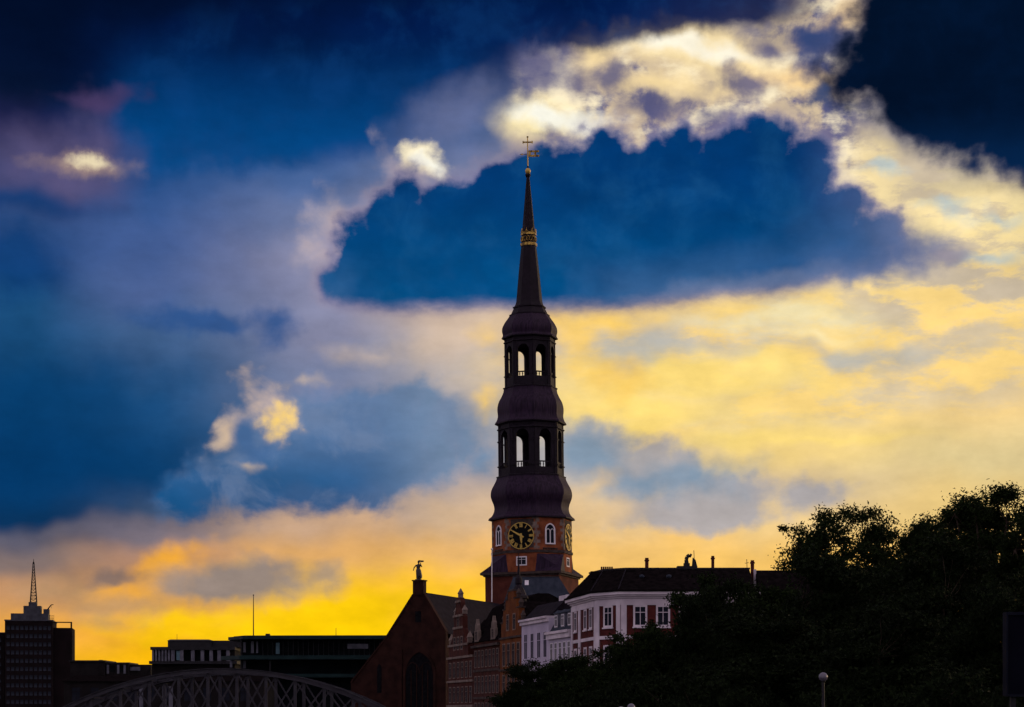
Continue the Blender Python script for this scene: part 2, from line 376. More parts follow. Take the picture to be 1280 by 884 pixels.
# ------------------------------------------------------------------ materials
def mat(name, c, c2=None, rough=0.8, spec=0.3, metal=0.0, scale=1.0, stretch=(1, 1, 1), lo=0.35, hi=0.65, detail=6.0, bump=0.0, kind='noise'):
    """procedural material: two tones broken up by noise (or a brick bond) in the object's own coordinates"""
    m = bpy.data.materials.new(name)
    m.use_nodes = True
    nt = m.node_tree
    b = nt.nodes['Principled BSDF']
    b.inputs['Roughness'].default_value = rough
    b.inputs['Specular IOR Level'].default_value = spec
    b.inputs['Metallic'].default_value = metal
    t = nt.nodes.new('ShaderNodeTexCoord')
    mp = nt.nodes.new('ShaderNodeMapping')
    mp.inputs[3].default_value = stretch
    nt.links.new(t.outputs['Object'], mp.inputs[0])
    n = nt.nodes.new('ShaderNodeTexNoise')
    n.inputs['Scale'].default_value = scale
    n.inputs['Detail'].default_value = detail
    nt.links.new(mp.outputs[0], n.inputs['Vector'])
    r = nt.nodes.new('ShaderNodeValToRGB')
    r.color_ramp.elements[0].position = lo
    r.color_ramp.elements[1].position = hi
    r.color_ramp.elements[0].color = (*c, 1)
    r.color_ramp.elements[1].color = (*(c2 or tuple(v * 1.5 for v in c)), 1)
    nt.links.new(n.outputs['Fac'], r.inputs[0])
    out = r.outputs[0]
    if kind == 'brick':
        # courses of bricks: the joint colour between them
        w = nt.nodes.new('ShaderNodeTexWave')
        w.wave_type = 'BANDS'; w.bands_direction = 'Z'
        w.inputs['Scale'].default_value = 4.2
        w.inputs['Distortion'].default_value = 0.6
        nt.links.new(t.outputs['Object'], w.inputs['Vector'])
        mx = nt.nodes.new('ShaderNodeMix'); mx.data_type = 'RGBA'; mx.blend_type = 'MULTIPLY'
        mx.inputs[0].default_value = 0.25
        nt.links.new(out, mx.inputs[6]); nt.links.new(w.outputs['Color'], mx.inputs[7])
        out = mx.outputs[2]
    nt.links.new(out, b.inputs['Base Color'])
    if bump:
        bp = nt.nodes.new('ShaderNodeBump')
        bp.inputs['Strength'].default_value = bump
        nt.links.new(n.outputs['Fac'], bp.inputs['Height'])
        nt.links.new(bp.outputs[0], b.inputs['Normal'])
    return m

MT = {
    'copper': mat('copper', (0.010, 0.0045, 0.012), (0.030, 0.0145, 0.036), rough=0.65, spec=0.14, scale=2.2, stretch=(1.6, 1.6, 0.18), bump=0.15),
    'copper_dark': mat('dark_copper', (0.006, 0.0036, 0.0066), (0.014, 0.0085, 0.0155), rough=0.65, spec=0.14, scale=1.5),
    'tower_brick': mat('tower_brick', (0.14, 0.036, 0.014), (0.30, 0.088, 0.034), rough=0.9, spec=0.15, scale=0.55, kind='brick'),
    'shaft_brick': mat('shaft_brick', (0.07, 0.018, 0.012), (0.12, 0.034, 0.021), rough=0.9, spec=0.15, scale=0.5, kind='brick'),
    'stone': mat('sandstone', (0.11, 0.08, 0.065), (0.22, 0.17, 0.14), rough=0.9, spec=0.15, scale=0.9),
    'stone_dark': mat('sooty_stone', (0.030, 0.021, 0.018), (0.066, 0.048, 0.042), rough=0.9, spec=0.15, scale=1.0),
    'gold': mat('gilding', (0.48, 0.31, 0.05), (0.62, 0.42, 0.09), rough=0.45, spec=0.4, metal=0.2, scale=3.0),
    'old_gold': mat('tarnished_gilding', (0.14, 0.08, 0.012), (0.60, 0.39, 0.07), rough=0.5, spec=0.3, metal=0.2, scale=1.6, lo=0.42, hi=0.6),
    'dial': mat('clock_dial_black', (0.002, 0.002, 0.002), (0.004, 0.0035, 0.0035), rough=0.4, spec=0.06, scale=1.0),
    'white': mat('white_paint', (0.62, 0.58, 0.60), (0.76, 0.72, 0.74), rough=0.6, spec=0.3, scale=0.8),
    'stucco': mat('lilac_white_stucco', (0.40, 0.35, 0.44), (0.53, 0.47, 0.57), rough=0.85, spec=0.2, scale=0.35),
    'trim': mat('white_trim', (0.50, 0.43, 0.47), (0.70, 0.62, 0.65), rough=0.8, spec=0.2, scale=0.5),
    'glass': mat('dark_window_glass', (0.010, 0.012, 0.018), (0.018, 0.020, 0.028), rough=0.5, spec=0.0, scale=0.6),
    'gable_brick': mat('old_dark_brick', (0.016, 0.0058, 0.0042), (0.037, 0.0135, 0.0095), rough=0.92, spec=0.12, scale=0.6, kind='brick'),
    'dark_glass': mat('church_glass', (0.004, 0.004, 0.005), (0.010, 0.010, 0.012), rough=0.5, spec=0.0, scale=2.0),
    'slate': mat('slate', (0.010, 0.008, 0.011), (0.019, 0.016, 0.021), rough=0.9, spec=0.04, scale=1.6, stretch=(1, 1, 0.5)),
    'slate_blue': mat('blue_slate', (0.018, 0.024, 0.036), (0.034, 0.042, 0.058), rough=0.8, spec=0.1, scale=1.4, stretch=(1, 1, 0.4)),
    'roof_dark': mat('dark_roof_tile', (0.004, 0.0032, 0.0034), (0.010, 0.0078, 0.008), rough=0.95, spec=0.0, scale=2.0),
    'house_brick': mat('house_red_brick', (0.055, 0.0105, 0.010), (0.105, 0.022, 0.018), rough=0.9, spec=0.15, scale=0.8, kind='brick'),
    'orange_brick': mat('orange_brick', (0.105, 0.029, 0.007), (0.18, 0.055, 0.013), rough=0.9, spec=0.15, scale=0.7, kind='brick'),
    'red_brick': mat('red_brick', (0.036, 0.0095, 0.0065), (0.080, 0.022, 0.0145), rough=0.9, spec=0.15, scale=0.7, kind='brick'),
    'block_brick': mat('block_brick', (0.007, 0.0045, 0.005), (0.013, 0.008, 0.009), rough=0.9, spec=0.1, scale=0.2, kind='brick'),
    'block_glass': mat('block_glass', (0.008, 0.010, 0.016), (0.055, 0.064, 0.088), rough=0.4, spec=0.1, scale=0.11, lo=0.45, hi=0.7, detail=2.0),
    'grey_metal': mat('grey_sheet_metal', (0.025, 0.027, 0.036), (0.050, 0.053, 0.066), rough=0.6, spec=0.3, scale=0.5),
    'dark_metal': mat('dark_metal', (0.008, 0.008, 0.010), (0.016, 0.015, 0.018), rough=0.6, spec=0.2, scale=1.0),
    'green_glass': mat('green_glass_band', (0.004, 0.015, 0.016), (0.009, 0.026, 0.027), rough=0.5, spec=0.1, scale=0.4),
    'black_glass': mat('black_glass', (0.003, 0.004, 0.005), (0.006, 0.008, 0.009), rough=0.5, spec=0.0, scale=0.5),
    'pale_panel': mat('pale_panel', (0.07, 0.07, 0.09), (0.13, 0.13, 0.16), rough=0.7, spec=0.3, scale=0.8),
    'blue_panel': mat('pale_teal_panel', (0.06, 0.13, 0.16), (0.10, 0.19, 0.23), rough=0.5, spec=0.3, scale=0.8),
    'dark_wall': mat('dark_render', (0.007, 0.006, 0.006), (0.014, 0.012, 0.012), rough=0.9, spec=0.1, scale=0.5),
    'bridge': mat('bridge_steel', (0.016, 0.014, 0.020), (0.032, 0.029, 0.037), rough=0.6, spec=0.3, scale=1.2),
    'bark': mat('bark', (0.022, 0.016, 0.011), (0.045, 0.034, 0.024), rough=0.95, spec=0.1, scale=3.0, stretch=(1, 1, 0.3)),
    'globe': mat('opal_glass', (0.09, 0.085, 0.11), (0.13, 0.12, 0.15), rough=0.3, spec=0.5, scale=1.0),
    'navy': mat('navy_sheet', (0.002, 0.0024, 0.006), (0.0035, 0.004, 0.009), rough=0.8, spec=0.03, scale=0.8),
    'navy_edge': mat('navy_edge_strip', (0.005, 0.006, 0.011), (0.008, 0.0095, 0.016), rough=0.7, spec=0.05, scale=1.0),
    'ground': mat('paving_and_asphalt', (0.030, 0.029, 0.028), (0.055, 0.052, 0.050), rough=0.95, spec=0.1, scale=0.2),
    'quay': mat('quay_brick', (0.040, 0.025, 0.020), (0.07, 0.045, 0.036), rough=0.95, spec=0.1, scale=0.6, kind='brick'),
    'water': mat('canal_water', (0.008, 0.010, 0.012), (0.012, 0.014, 0.016), rough=0.08, spec=0.5, scale=0.5, bump=0.08),
    'bronze': mat('bronze', (0.016, 0.012, 0.010), (0.032, 0.025, 0.020), rough=0.5, spec=0.4, scale=4.0),
}

def leaf_mat(name, c, c2):
    m = bpy.data.materials.new(name)
    m.use_nodes = True
    nt = m.node_tree
    b = nt.nodes['Principled BSDF']
    b.inputs['Roughness'].default_value = 0.75
    b.inputs['Specular IOR Level'].default_value = 0.05
    g = nt.nodes.new('ShaderNodeNewGeometry')
    r = nt.nodes.new('ShaderNodeValToRGB')
    r.color_ramp.elements[0].color = (*c, 1)
    r.color_ramp.elements[1].color = (*c2, 1)
    nt.links.new(g.outputs['Random Per Island'], r.inputs[0])
    nt.links.new(r.outputs[0], b.inputs['Base Color'])
    return m
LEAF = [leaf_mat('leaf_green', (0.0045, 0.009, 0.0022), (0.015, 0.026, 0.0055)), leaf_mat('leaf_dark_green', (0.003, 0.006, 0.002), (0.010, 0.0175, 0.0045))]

# ------------------------------------------------------------------ mesh helpers
class MB:
    """collects faces and links them as ONE mesh object"""
    def __init__(self):
        self.v, self.f = [], []
    def face(self, pts):
        i = len(self.v)
        self.v += [tuple(p) for p in pts]
        self.f.append(tuple(range(i, i + len(pts))))
    def box(self, x0, x1, y0, y1, z0, z1, m=None):
        c = [Vector((x, y, z)) for z in (z0, z1) for x, y in ((x0, y0), (x1, y0), (x1, y1), (x0, y1))]
        if m is not None:
            c = [m @ p for p in c]
        i = len(self.v)
        self.v += [tuple(p) for p in c]
        self.f += [tuple(i + k for k in q) for q in ((3, 2, 1, 0), (4, 5, 6, 7), (0, 1, 5, 4), (1, 2, 6, 5), (2, 3, 7, 6), (3, 0, 4, 7))]
        return self
    def loft(self, rings, cap0=True, cap1=True, m=None):
        n = len(rings[0])
        i = len(self.v)
        for r in rings:
            self.v += [tuple(m @ Vector(p)) if m is not None else tuple(p) for p in r]
        for k in range(len(rings) - 1):
            for j in range(n):
                a, b = i + k * n + j, i + k * n + (j + 1) % n
                self.f.append((a, b, b + n, a + n))
        if cap0:
            self.f.append(tuple(i + j for j in reversed(range(n))))
        if cap1:
            o = i + (len(rings) - 1) * n
            self.f.append(tuple(o + j for j in range(n)))
        return self
    def prism(self, poly, z0, z1, m=None):
        """footprint (x, y), counter-clockwise, pulled up"""
        return self.loft([[(x, y, z0) for x, y in poly], [(x, y, z1) for x, y in poly]], m=m)
    def slab(self, poly, y0, y1, m=None):
        """upright outline (x, z) pulled from y0 (front) to y1 (back)"""
        return self.loft([[(x, y1, z) for x, z in poly], [(x, y0, z) for x, z in poly]], m=m)
    def tube(self, p0, p1, r0, r1=None, n=8):
        p0, p1 = Vector(p0), Vector(p1)
        r1 = r0 if r1 is None else r1
        d = (p1 - p0).normalized()
        a = d.orthogonal().normalized()
        b = d.cross(a)
        ring = lambda p, r: [p + (a * math.cos(2 * math.pi * k / n) + b * math.sin(2 * math.pi * k / n)) * r for k in range(n)]
        return self.loft([ring(p0, r0), ring(p1, r1)])
    def bar(self, p0, p1, w, t):
        """rectangular bar between two points: w across in the x-z plane, t deep in y"""
        p0, p1 = Vector(p0), Vector(p1)
        d = (p1 - p0).normalized()
        s = Vector((0, 1, 0))
        u = d.cross(s).normalized() * (w / 2)
        s = s * (t / 2)
        return self.loft([[p + u + s, p - u + s, p - u - s, p + u - s] for p in (p0, p1)])
    def ball(self, c, rx, ry=None, rz=None, n=12, k=8):
        ry = rx if ry is None else ry
        rz = rx if rz is None else rz
        rings = []
        for i in range(1, k):
            t = -math.pi / 2 + math.pi * i / k
            rings.append([(c[0] + rx * math.cos(t) * math.cos(2 * math.pi * j / n), c[1] + ry * math.cos(t) * math.sin(2 * math.pi * j / n), c[2] + rz * math.sin(t)) for j in range(n)])
        return self.loft(rings)
    def mesh(self, name, m, smooth=False):
        me = bpy.data.meshes.new(name)
        me.from_pydata(self.v, [], self.f)
        me.materials.append(m)
        bm = bmesh.new()
        bm.from_mesh(me)
        bmesh.ops.recalc_face_normals(bm, faces=bm.faces)
        if smooth:
            for f in bm.faces:
                f.smooth = True
        bm.to_mesh(me)
        bm.free()
        return me
    def build(self, name, m, parent=None, smooth=False, loc=(0, 0, 0), rot=0.0):
        return link(name, self.mesh(name, MT[m] if isinstance(m, str) else m, smooth), parent, loc, rot)

def link(name, me, parent=None, loc=(0, 0, 0), rot=0.0):
    o = bpy.data.objects.new(name, me)
    COL.objects.link(o)
    o.parent = parent
    o.location = loc
    o.rotation_euler = (0, 0, rot)
    return o

def tag(o, label=None, cat=None, group=None, kind=None):
    if label: o['label'] = label
    if cat: o['category'] = cat
    if group: o['group'] = group
    if kind: o['kind'] = kind
    return o

def empty(name, loc, rot=0.0):
    o = bpy.data.objects.new(name, None)
    COL.objects.link(o)
    o.location = loc
    o.rotation_euler = (0, 0, rot)
    return o

def wx(px, Y): return (px - 640.0) / F * Y
def wz(py, Y): return CAMZ + (HORIZON - py) / F * Y

def arch(w, spring, rise, n=8, pointed=False):
    """arch outline from the right springing over the top to the left one"""
    pts = []
    if not pointed:
        for k in range(n + 1):
            t = math.pi * k / n
            pts.append((w / 2 * math.cos(t), spring + rise * math.sin(t)))
        return pts
    h = rise
    Rr = (h * h + (w / 2) ** 2) / w
    for k in range(n + 1):
        z = h * k / n
        x = math.sqrt(max(0.0, Rr * Rr - z * z)) - (Rr - w / 2)
        pts.append((x, spring + z))
    return pts + [(-x, z) for x, z in reversed(pts[:-1])]

def arch_ring(mb, w, z0, spring, rise, t, y0, y1, pointed=True, n=8, m=None):
    """a frame that runs up one jamb, over the arch and down the other"""
    o = [(w / 2 + t, z0)] + arch(w + 2 * t, spring, rise + t, n, pointed) + [(-w / 2 - t, z0)]
    i = [(w / 2, z0)] + arch(w, spring, rise, n, pointed) + [(-w / 2, z0)]
    for k in range(len(o) - 1):
        a, b, c, d = o[k], o[k + 1], i[k + 1], i[k]
        mb.loft([[(p[0], y1, p[1]) for p in (a, b, c, d)], [(p[0], y0, p[1]) for p in (a, b, c, d)]], m=m)
    return mb

def wall_with_arch(mb, W, z0, z1, ow, sill, spring, rise, y0, y1, n=10, m=None):
    """one wall panel, front at y0 and back at y1, with a round-headed opening right through it"""
    top = arch(ow, spring, rise, n)
    def both(poly):
        mb.loft([[(x, y1, z) for x, z in poly], [(x, y0, z) for x, z in poly]], m=m)
    both([(-W / 2, z0), (W / 2, z0), (W / 2, sill), (-W / 2, sill)])
    both([(-W / 2, sill), (-ow / 2, sill), (-ow / 2, spring), (-W / 2, spring)])
    both([(ow / 2, sill), (W / 2, sill), (W / 2, spring), (ow / 2, spring)])
    both([(ow / 2, spring), (W / 2, spring), (W / 2, z1), (ow / 2, z1)])
    both([(-W / 2, spring), (-ow / 2, spring), (-ow / 2, z1), (-W / 2, z1)])
    for a, b in zip(top, top[1:]):
        both([b, a, (a[0], z1), (b[0], z1)])
    return mb

# windows: one frame mesh and one pane mesh for each size and style
_win = {}
def window_meshes(w, h, frame, style, glass, t):
    key = (round(w, 2), round(h, 2), frame, style, glass, t)
    if key not in _win:
        f = MB()
        d = 0.05
        f.box(-w / 2 - t, -w / 2, -d, 0.02, -h / 2 - t, h / 2 + t)
        f.box(w / 2, w / 2 + t, -d, 0.02, -h / 2 - t, h / 2 + t)
        f.box(-w / 2, w / 2, -d, 0.02, h / 2, h / 2 + t)
        f.box(-w / 2, w / 2, -d, 0.02, -h / 2 - t, -h / 2)
        if 'sill' in style:
            f.box(-w / 2 - t - 0.08, w / 2 + t + 0.08, -d - 0.12, 0.02, -h / 2 - t - 0.14, -h / 2 - t - 0.003)
        if 'cross' in style:
            f.box(-0.035, 0.035, -0.045, 0.02, -h / 2, h / 2)
            f.box(-w / 2, -0.036, -0.045, 0.02, h * 0.18, h * 0.18 + 0.07)
            f.box(0.036, w / 2, -0.045, 0.02, h * 0.18, h * 0.18 + 0.07)
        p = MB()
        p.box(-w / 2 + 0.003, w / 2 - 0.003, -0.025, 0.015, -h / 2 + 0.003, h / 2 - 0.003)
        _win[key] = (f.mesh('window', MT[frame]), p.mesh('pane', MT[glass]))
    return _win[key]

def window(parent, x, z, w, h, frame='white', style='cross sill', glass='glass', t=0.14, y=0.0, rot=0.0, name='window'):
    fm, pm = window_meshes(w, h, frame, style, glass, t)
    f = link(name, fm, parent, (x, y, z), rot)
    link('pane', pm, f)
    return f

# ------------------------------------------------------------------ ground, quay, canal
g = MB()
for x0, x1, y0, y1 in ((-12, 6000, 55, 300), (-6000, -41, 55, 300), (-6000, 6000, 300, 9000), (-6000, 6000, -3000, 20)):
    g.box(x0, x1, y0, y1, -4, 0)
tag(g.build('ground', 'ground'), kind='structure')
w = MB()
w.box(-6000, 6000, -3000, 9000, -4.5, -2.2)
tag(w.build('water', 'water'), kind='structure')

# ------------------------------------------------------------------ church tower
TY = 392.0
TS = TY / F
def tz(py): return CAMZ + (HORIZON - py) * TS
tower = empty('church_tower', (0, 0, 0))
tag(tower, 'tall church tower with brick clock storey, domed copper stages and needle spire', 'church tower')
tower.matrix_world = Matrix.Translation((27.6 * TS, TY, 0)) @ Matrix.Rotation(R(-0.63), 4, 'Y') @ Matrix.Rotation(R(-17), 4, 'Z')

def octa(hw, z):
    """eight corners of a stage whose silhouette is hw photo pixels to each side"""
    r = hw * TS / 1.077 / math.cos(R(22.5))
    return [(r * math.sin(R(22.5 + 45 * k)), -r * math.cos(R(22.5 + 45 * k)), z) for k in range(8)]
def face_m(k, hw=0.0):
    """matrix of side k of a stage: local x along the side, -y outward"""
    return Matrix.Rotation(R(45 * k), 4, 'Z') @ Matrix.Translation((0, -hw * TS / 1.077, 0))
def face_w(hw): return 2 * hw * TS / 1.077 * math.tan(R(22.5))

def smooth_profile(pts, sub=4):
    out = []
    for i in range(len(pts) - 1):
        p0, p1, p2, p3 = pts[max(0, i - 1)], pts[i], pts[i + 1], pts[min(len(pts) - 1, i + 2)]
        for s in range(sub):
            t = s / sub
            f = lambda a, b, c, d: 0.5 * (2 * b + (c - a) * t + (2 * a - 5 * b + 4 * c - d) * t * t + (3 * b - a - 3 * c + d) * t ** 3)
            out.append((f(p0[0], p1[0], p2[0], p3[0]), f(p0[1], p1[1], p2[1], p3[1])))
    return out + [pts[-1]]
def stage(name, prof, m, smooth=True, cap0=True, cap1=True):
    pr = smooth_profile(prof) if smooth else prof
    return MB().loft([octa(hw, tz(y)) for y, hw in pr], cap0, cap1).build(name, m, tower)

a = 47.0 * TS
MB().box(-a, a, -a, a, 0, tz(721)).build('base_wall', 'shaft_brick', tower)
b = 52.0 * TS
l = MB().box(-b, b, -b, b, tz(721) + 0.003, tz(718))
l.box(-b + 0.5, b - 0.5, -b + 0.5, b - 0.5, tz(723), tz(721) - 0.003)
l.build('base_cornice', 'stone_dark', tower)
stage('clock_storey_wall', [(718, 49.9), (650, 49.9)], 'tower_brick', smooth=False)
# four broach roofs over the corners of the square shaft
for k in (1, 3, 5, 7):
    m = Matrix.Rotation(R(45 * k), 4, 'Z')
    ap = 49.9 * TS / 1.077
    fw = face_w(49.9) / 2
    z0, z1 = tz(718) + 0.003, tz(696)
    br = MB()
    tip = (0, -b * math.sqrt(2) + 0.15, z0)
    pts = [(-fw - 0.3, -ap + 0.1, z0), (fw + 0.3, -ap + 0.1, z0), tip, (-fw * 0.95, -ap - 0.05, z1), (fw * 0.95, -ap - 0.05, z1), (0, -ap - 2.0, z0 + (z1 - z0) * 0.36)]
    pts = [m @ Vector(p) for p in pts]
    for q in ((0, 2, 5, 3), (2, 1, 4, 5), (3, 5, 4), (0, 3, 4, 1), (0, 1, 2)):
        br.face([pts[i] for i in q])
    br.build('corner_roof', 'copper', tower)
stage('string_course', [(694.5, 49.9), (694.4, 51.2), (691, 51.2), (690.9, 49.9)], 'stone_dark', smooth=False)
for k in (0, 1, 2, 7):                  # toothed strips of pale quoins up the edges
    fw = face_w(49.9) / 2
    for s in (-1, 1):
        z = tz(690)
        edge, teeth = fw - 0.02, []
        for i in range(11):
            w_ = 0.5 + 0.18 * ((i * 5 + k) % 3) if (i * 7 + k * 3 + s) % 5 < 3 else 0.16
            teeth += [(edge - w_, z + i * 0.58), (edge - w_, z + i * 0.58 + (0.57 if w_ > 0.2 else 0.575))]
        poly = [(edge, z)] + [(edge, z + 11 * 0.58)] + teeth[::-1]
        MB().slab([(s * x, y) for x, y in poly], -0.035, 0.05, m=face_m(k, 49.9)).build('quoin_strip', 'stone', tower)
for k in (0, 2):                        # weathered stone field behind each dial
    MB().box(-face_w(49.9) / 2 + 0.9, face_w(49.9) / 2 - 0.5, -0.03, 0.05, tz(691) + 0.4, tz(653), m=face_m(k, 49.9)).build('dial_surround', 'stone_dark', tower)

ROMAN = ['XII', 'I', 'II', 'III', 'IIII', 'V', 'VI', 'VII', 'VIII', 'IX', 'X', 'XI']
def clock(k):
    rad = 16.3 * TS
    cm = face_m(k, 49.9) @ Matrix.Translation((0, -0.05, tz(673.6)))
    c = empty('clock', (0, 0, 0)); c.parent = tower; c.matrix_local = cm
    n = 48
    circ = lambda r, y: [(r * math.cos(2 * math.pi * j / n), y, r * math.sin(2 * math.pi * j / n)) for j in range(n)]
    MB().loft([circ(rad, 0.0), circ(rad, -0.12)]).build('dial', 'dial', c)
    for r0, r1, nm_ in ((rad * 0.965, rad * 1.015, 'dial_rim'),):
        ring = MB()
        for j in range(n):
            t0, t1 = 2 * math.pi * j / n, 2 * math.pi * (j + 1) / n
            qd = [(r0, t0), (r1, t0), (r1, t1), (r0, t1)]
            ring.loft([[(r * math.cos(t), y, r * math.sin(t)) for r, t in qd] for y in (-0.11, -0.17)])
        ring.build(nm_, 'gold', c)
    for h, txt in enumerate(ROMAN):
        nm = MB()
        ang = -2 * math.pi * h / 12
        rm = Matrix.Rotation(-ang, 4, 'Y')
        H = rad * 0.30
        wd = {'I': 0.11, 'V': 0.24, 'X': 0.24}
        tot = sum(wd[ch] for ch in txt) * rad * 0.55
        x = -tot / 2
        for ch in txt:
            ww = wd[ch] * rad * 0.55
            cx = x + ww / 2
            def stroke(xa, za, xb, zb, th=0.042 * rad):
                poly = [(xa - th / 2, za), (xa + th / 2, za), (xb + th / 2, zb), (xb - th / 2, zb)]
                zc = rad * 0.79
                nm.loft([[rm @ Vector((px_, y, pz_ + zc)) for px_, pz_ in poly] for y in (-0.115, -0.18)])
            e = ww * 0.3
            if ch == 'I': stroke(cx, -H / 2, cx, H / 2)
            if ch == 'V': stroke(cx, -H / 2, cx - e, H / 2); stroke(cx + 0.001, -H / 2, cx + e, H / 2)
            if ch == 'X': stroke(cx - e, -H / 2, cx + e, H / 2); stroke(cx + e, -H / 2, cx - e, H / 2)
            x += ww
        nm.build('numeral', 'gold', c)
    def hand(name, deg, length, wdt, y):
        hm = Matrix.Rotation(R(deg), 4, 'Y')
        hb = MB()
        poly = [(-wdt / 2, -length * 0.28), (wdt / 2, -length * 0.28), (wdt * 0.62, length * 0.2), (wdt * 0.35, length * 0.8), (0, length), (-wdt * 0.35, length * 0.8), (-wdt * 0.62, length * 0.2)]
        hb.slab(poly, y - 0.05, y, m=hm)
        hb.build(name, 'gold', c)
    hand('hour_hand', 176, rad * 0.62, rad * 0.15, -0.20)
    hand('minute_hand', -60, rad * 0.88, rad * 0.11, -0.27)
for k in (0, 2):
    clock(k)

def gothic_window(k):
    W, H = 1.75, 3.75
    c = empty('gothic_window', (0, 0, 0)); c.parent = tower
    c.matrix_local = face_m(k, 49.9) @ Matrix.Translation((0, 0, tz(682.5)))
    fr = arch_ring(MB(), W, 0, H - 1.25, 1.1, 0.24, -0.16, 0.05, pointed=True)
    fr.box(-W / 2 - 0.24, W / 2 + 0.24, -0.2, 0.05, -0.25, -0.003)
    for s in (-1, 1):
        sub = Matrix.Translation((s * (W / 4 + 0.02), 0, 0))
        arch_ring(fr, W / 2 - 0.16, 0, H - 1.55, 0.5, 0.11, -0.13, 0.04, pointed=True, m=sub)
    fr.build('frame', 'white', c)
    MB().slab([(-W / 2 + 0.003, 0)] + [(W / 2 - 0.003, 0)] + [(x * 0.99, z) for x, z in arch(W, H - 1.25, 1.1, 8, True)], -0.05, 0.04).build('pane', 'glass', c)
for k in (1, 7):
    gothic_window(k)
for k in (0, 2):
    m = face_m(k, 49.9)
    o = window(tower, 0, 0, 1.7, 1.35, style='cross', t=0.22)
    o.matrix_local = m @ Matrix.Translation((0, 0, tz(704.5)))
for k in (0, 1, 2, 7):                  # corbel table: a band with a notched lower edge
    pts = [(1.6, tz(688.4)), (-1.6, tz(688.4))]
    for i in range(6):
        x = -1.6 + i * 0.58
        pts += [(x, tz(690.6)), (x + 0.26, tz(690.6)), (x + 0.26, tz(689.3)), (x + 0.57, tz(689.3))]
    MB().slab(pts[:-2], -0.16, 0.05, m=face_m(k, 49.9)).build('corbel_table', 'stone_dark', tower)

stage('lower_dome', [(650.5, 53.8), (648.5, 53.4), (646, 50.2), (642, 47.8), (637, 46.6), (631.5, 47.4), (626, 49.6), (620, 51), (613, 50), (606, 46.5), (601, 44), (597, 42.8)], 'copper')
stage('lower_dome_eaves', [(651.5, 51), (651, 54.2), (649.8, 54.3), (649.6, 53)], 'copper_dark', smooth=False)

def lantern(name, hw, yb, yt, ow, sill, spring_y, top_y, rail_y, ledges):
    """open arcade: eight pierced sides, ledges round them, a balustrade in each arch"""
    fw = face_w(hw)
    wb = MB()
    for k in range(8):
        wall_with_arch(wb, fw - 0.01, tz(yb), tz(yt), ow * TS, tz(sill), tz(spring_y), (spring_y - top_y) * TS, 0.0, 0.5, m=face_m(k, hw))
        for s in (-1, 1):               # flat pilasters beside each corner
            x = s * (fw / 2 - 0.28)
            wb.box(x - 0.24, x + 0.24, -0.10, -0.003, tz(yb), tz(yt), m=face_m(k, hw))
    o = wb.build(name, 'copper_dark', tower)
    for i, (y, dh, out) in enumerate(ledges):
        if i in (1, 2):                 # string mouldings on the piers only, so the arches stay open
            z0, z1 = tz(y + dh * 0.6), tz(y - dh * 0.3)
            for k in range(8):
                for s in (-1, 1):
                    xa, xb = sorted((s * (fw / 2 + out * TS * 0.38), s * (ow * TS / 2 + 0.02)))
                    if k in (0, 1, 2, 6, 7):
                        MB().box(xa, xb, -out * TS * 0.92, -0.105, z0, z1, m=face_m(k, hw)).build('moulding', 'copper_dark', tower)
            continue
        stage('ledge', [(y + dh, hw + 0.5), (y + dh * 0.6, hw + out), (y, hw + out), (y - dh * 0.3, hw + 0.5)], 'copper_dark', smooth=False)
    MB().loft([octa(hw - 0.5, tz(yb)), octa(hw - 0.5, tz(yb) + 0.25)]).build('lantern_floor', 'copper_dark', tower)
    for k in range(8):
        bl = MB()
        m = face_m(k, hw)
        w_ = ow * TS
        bl.box(-w_ / 2, w_ / 2, 0.18, 0.5, tz(rail_y) - 0.22, tz(rail_y), m=m)
        for i in range(4):
            x = (i - 1.5) * w_ / 4
            c = [(0.11, 0), (0.08, 0.3), (0.15, 0.55), (0.08, 0.85), (0.11, 1.0)]
            z0, z1 = tz(sill), tz(rail_y) - 0.22
            bl.loft([[(x + r * math.cos(j * math.pi / 3), 0.34 + r * math.sin(j * math.pi / 3), z0 + (z1 - z0) * t) for j in range(6)] for r, t in c], m=m)
        bl.build('balustrade', 'copper_dark', tower)

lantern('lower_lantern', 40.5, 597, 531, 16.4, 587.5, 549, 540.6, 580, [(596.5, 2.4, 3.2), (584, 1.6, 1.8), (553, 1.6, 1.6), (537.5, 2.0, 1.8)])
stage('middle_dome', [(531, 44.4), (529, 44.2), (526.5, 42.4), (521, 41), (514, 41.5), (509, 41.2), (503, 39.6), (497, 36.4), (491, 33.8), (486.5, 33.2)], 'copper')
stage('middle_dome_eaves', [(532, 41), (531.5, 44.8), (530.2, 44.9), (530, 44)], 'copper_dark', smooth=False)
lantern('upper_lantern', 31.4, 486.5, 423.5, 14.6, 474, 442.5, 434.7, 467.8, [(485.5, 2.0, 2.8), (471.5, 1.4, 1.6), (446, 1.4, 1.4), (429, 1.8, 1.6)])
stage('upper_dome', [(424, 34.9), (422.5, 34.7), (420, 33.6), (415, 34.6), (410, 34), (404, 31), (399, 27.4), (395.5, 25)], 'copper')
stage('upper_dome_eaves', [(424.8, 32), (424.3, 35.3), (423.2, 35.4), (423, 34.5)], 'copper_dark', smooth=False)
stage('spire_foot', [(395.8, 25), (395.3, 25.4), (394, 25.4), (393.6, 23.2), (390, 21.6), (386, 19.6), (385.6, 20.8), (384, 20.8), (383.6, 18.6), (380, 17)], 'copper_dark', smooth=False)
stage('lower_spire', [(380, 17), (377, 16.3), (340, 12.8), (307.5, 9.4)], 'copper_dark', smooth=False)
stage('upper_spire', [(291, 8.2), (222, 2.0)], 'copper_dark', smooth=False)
cr = MB()                               # gilded openwork crown round the spire
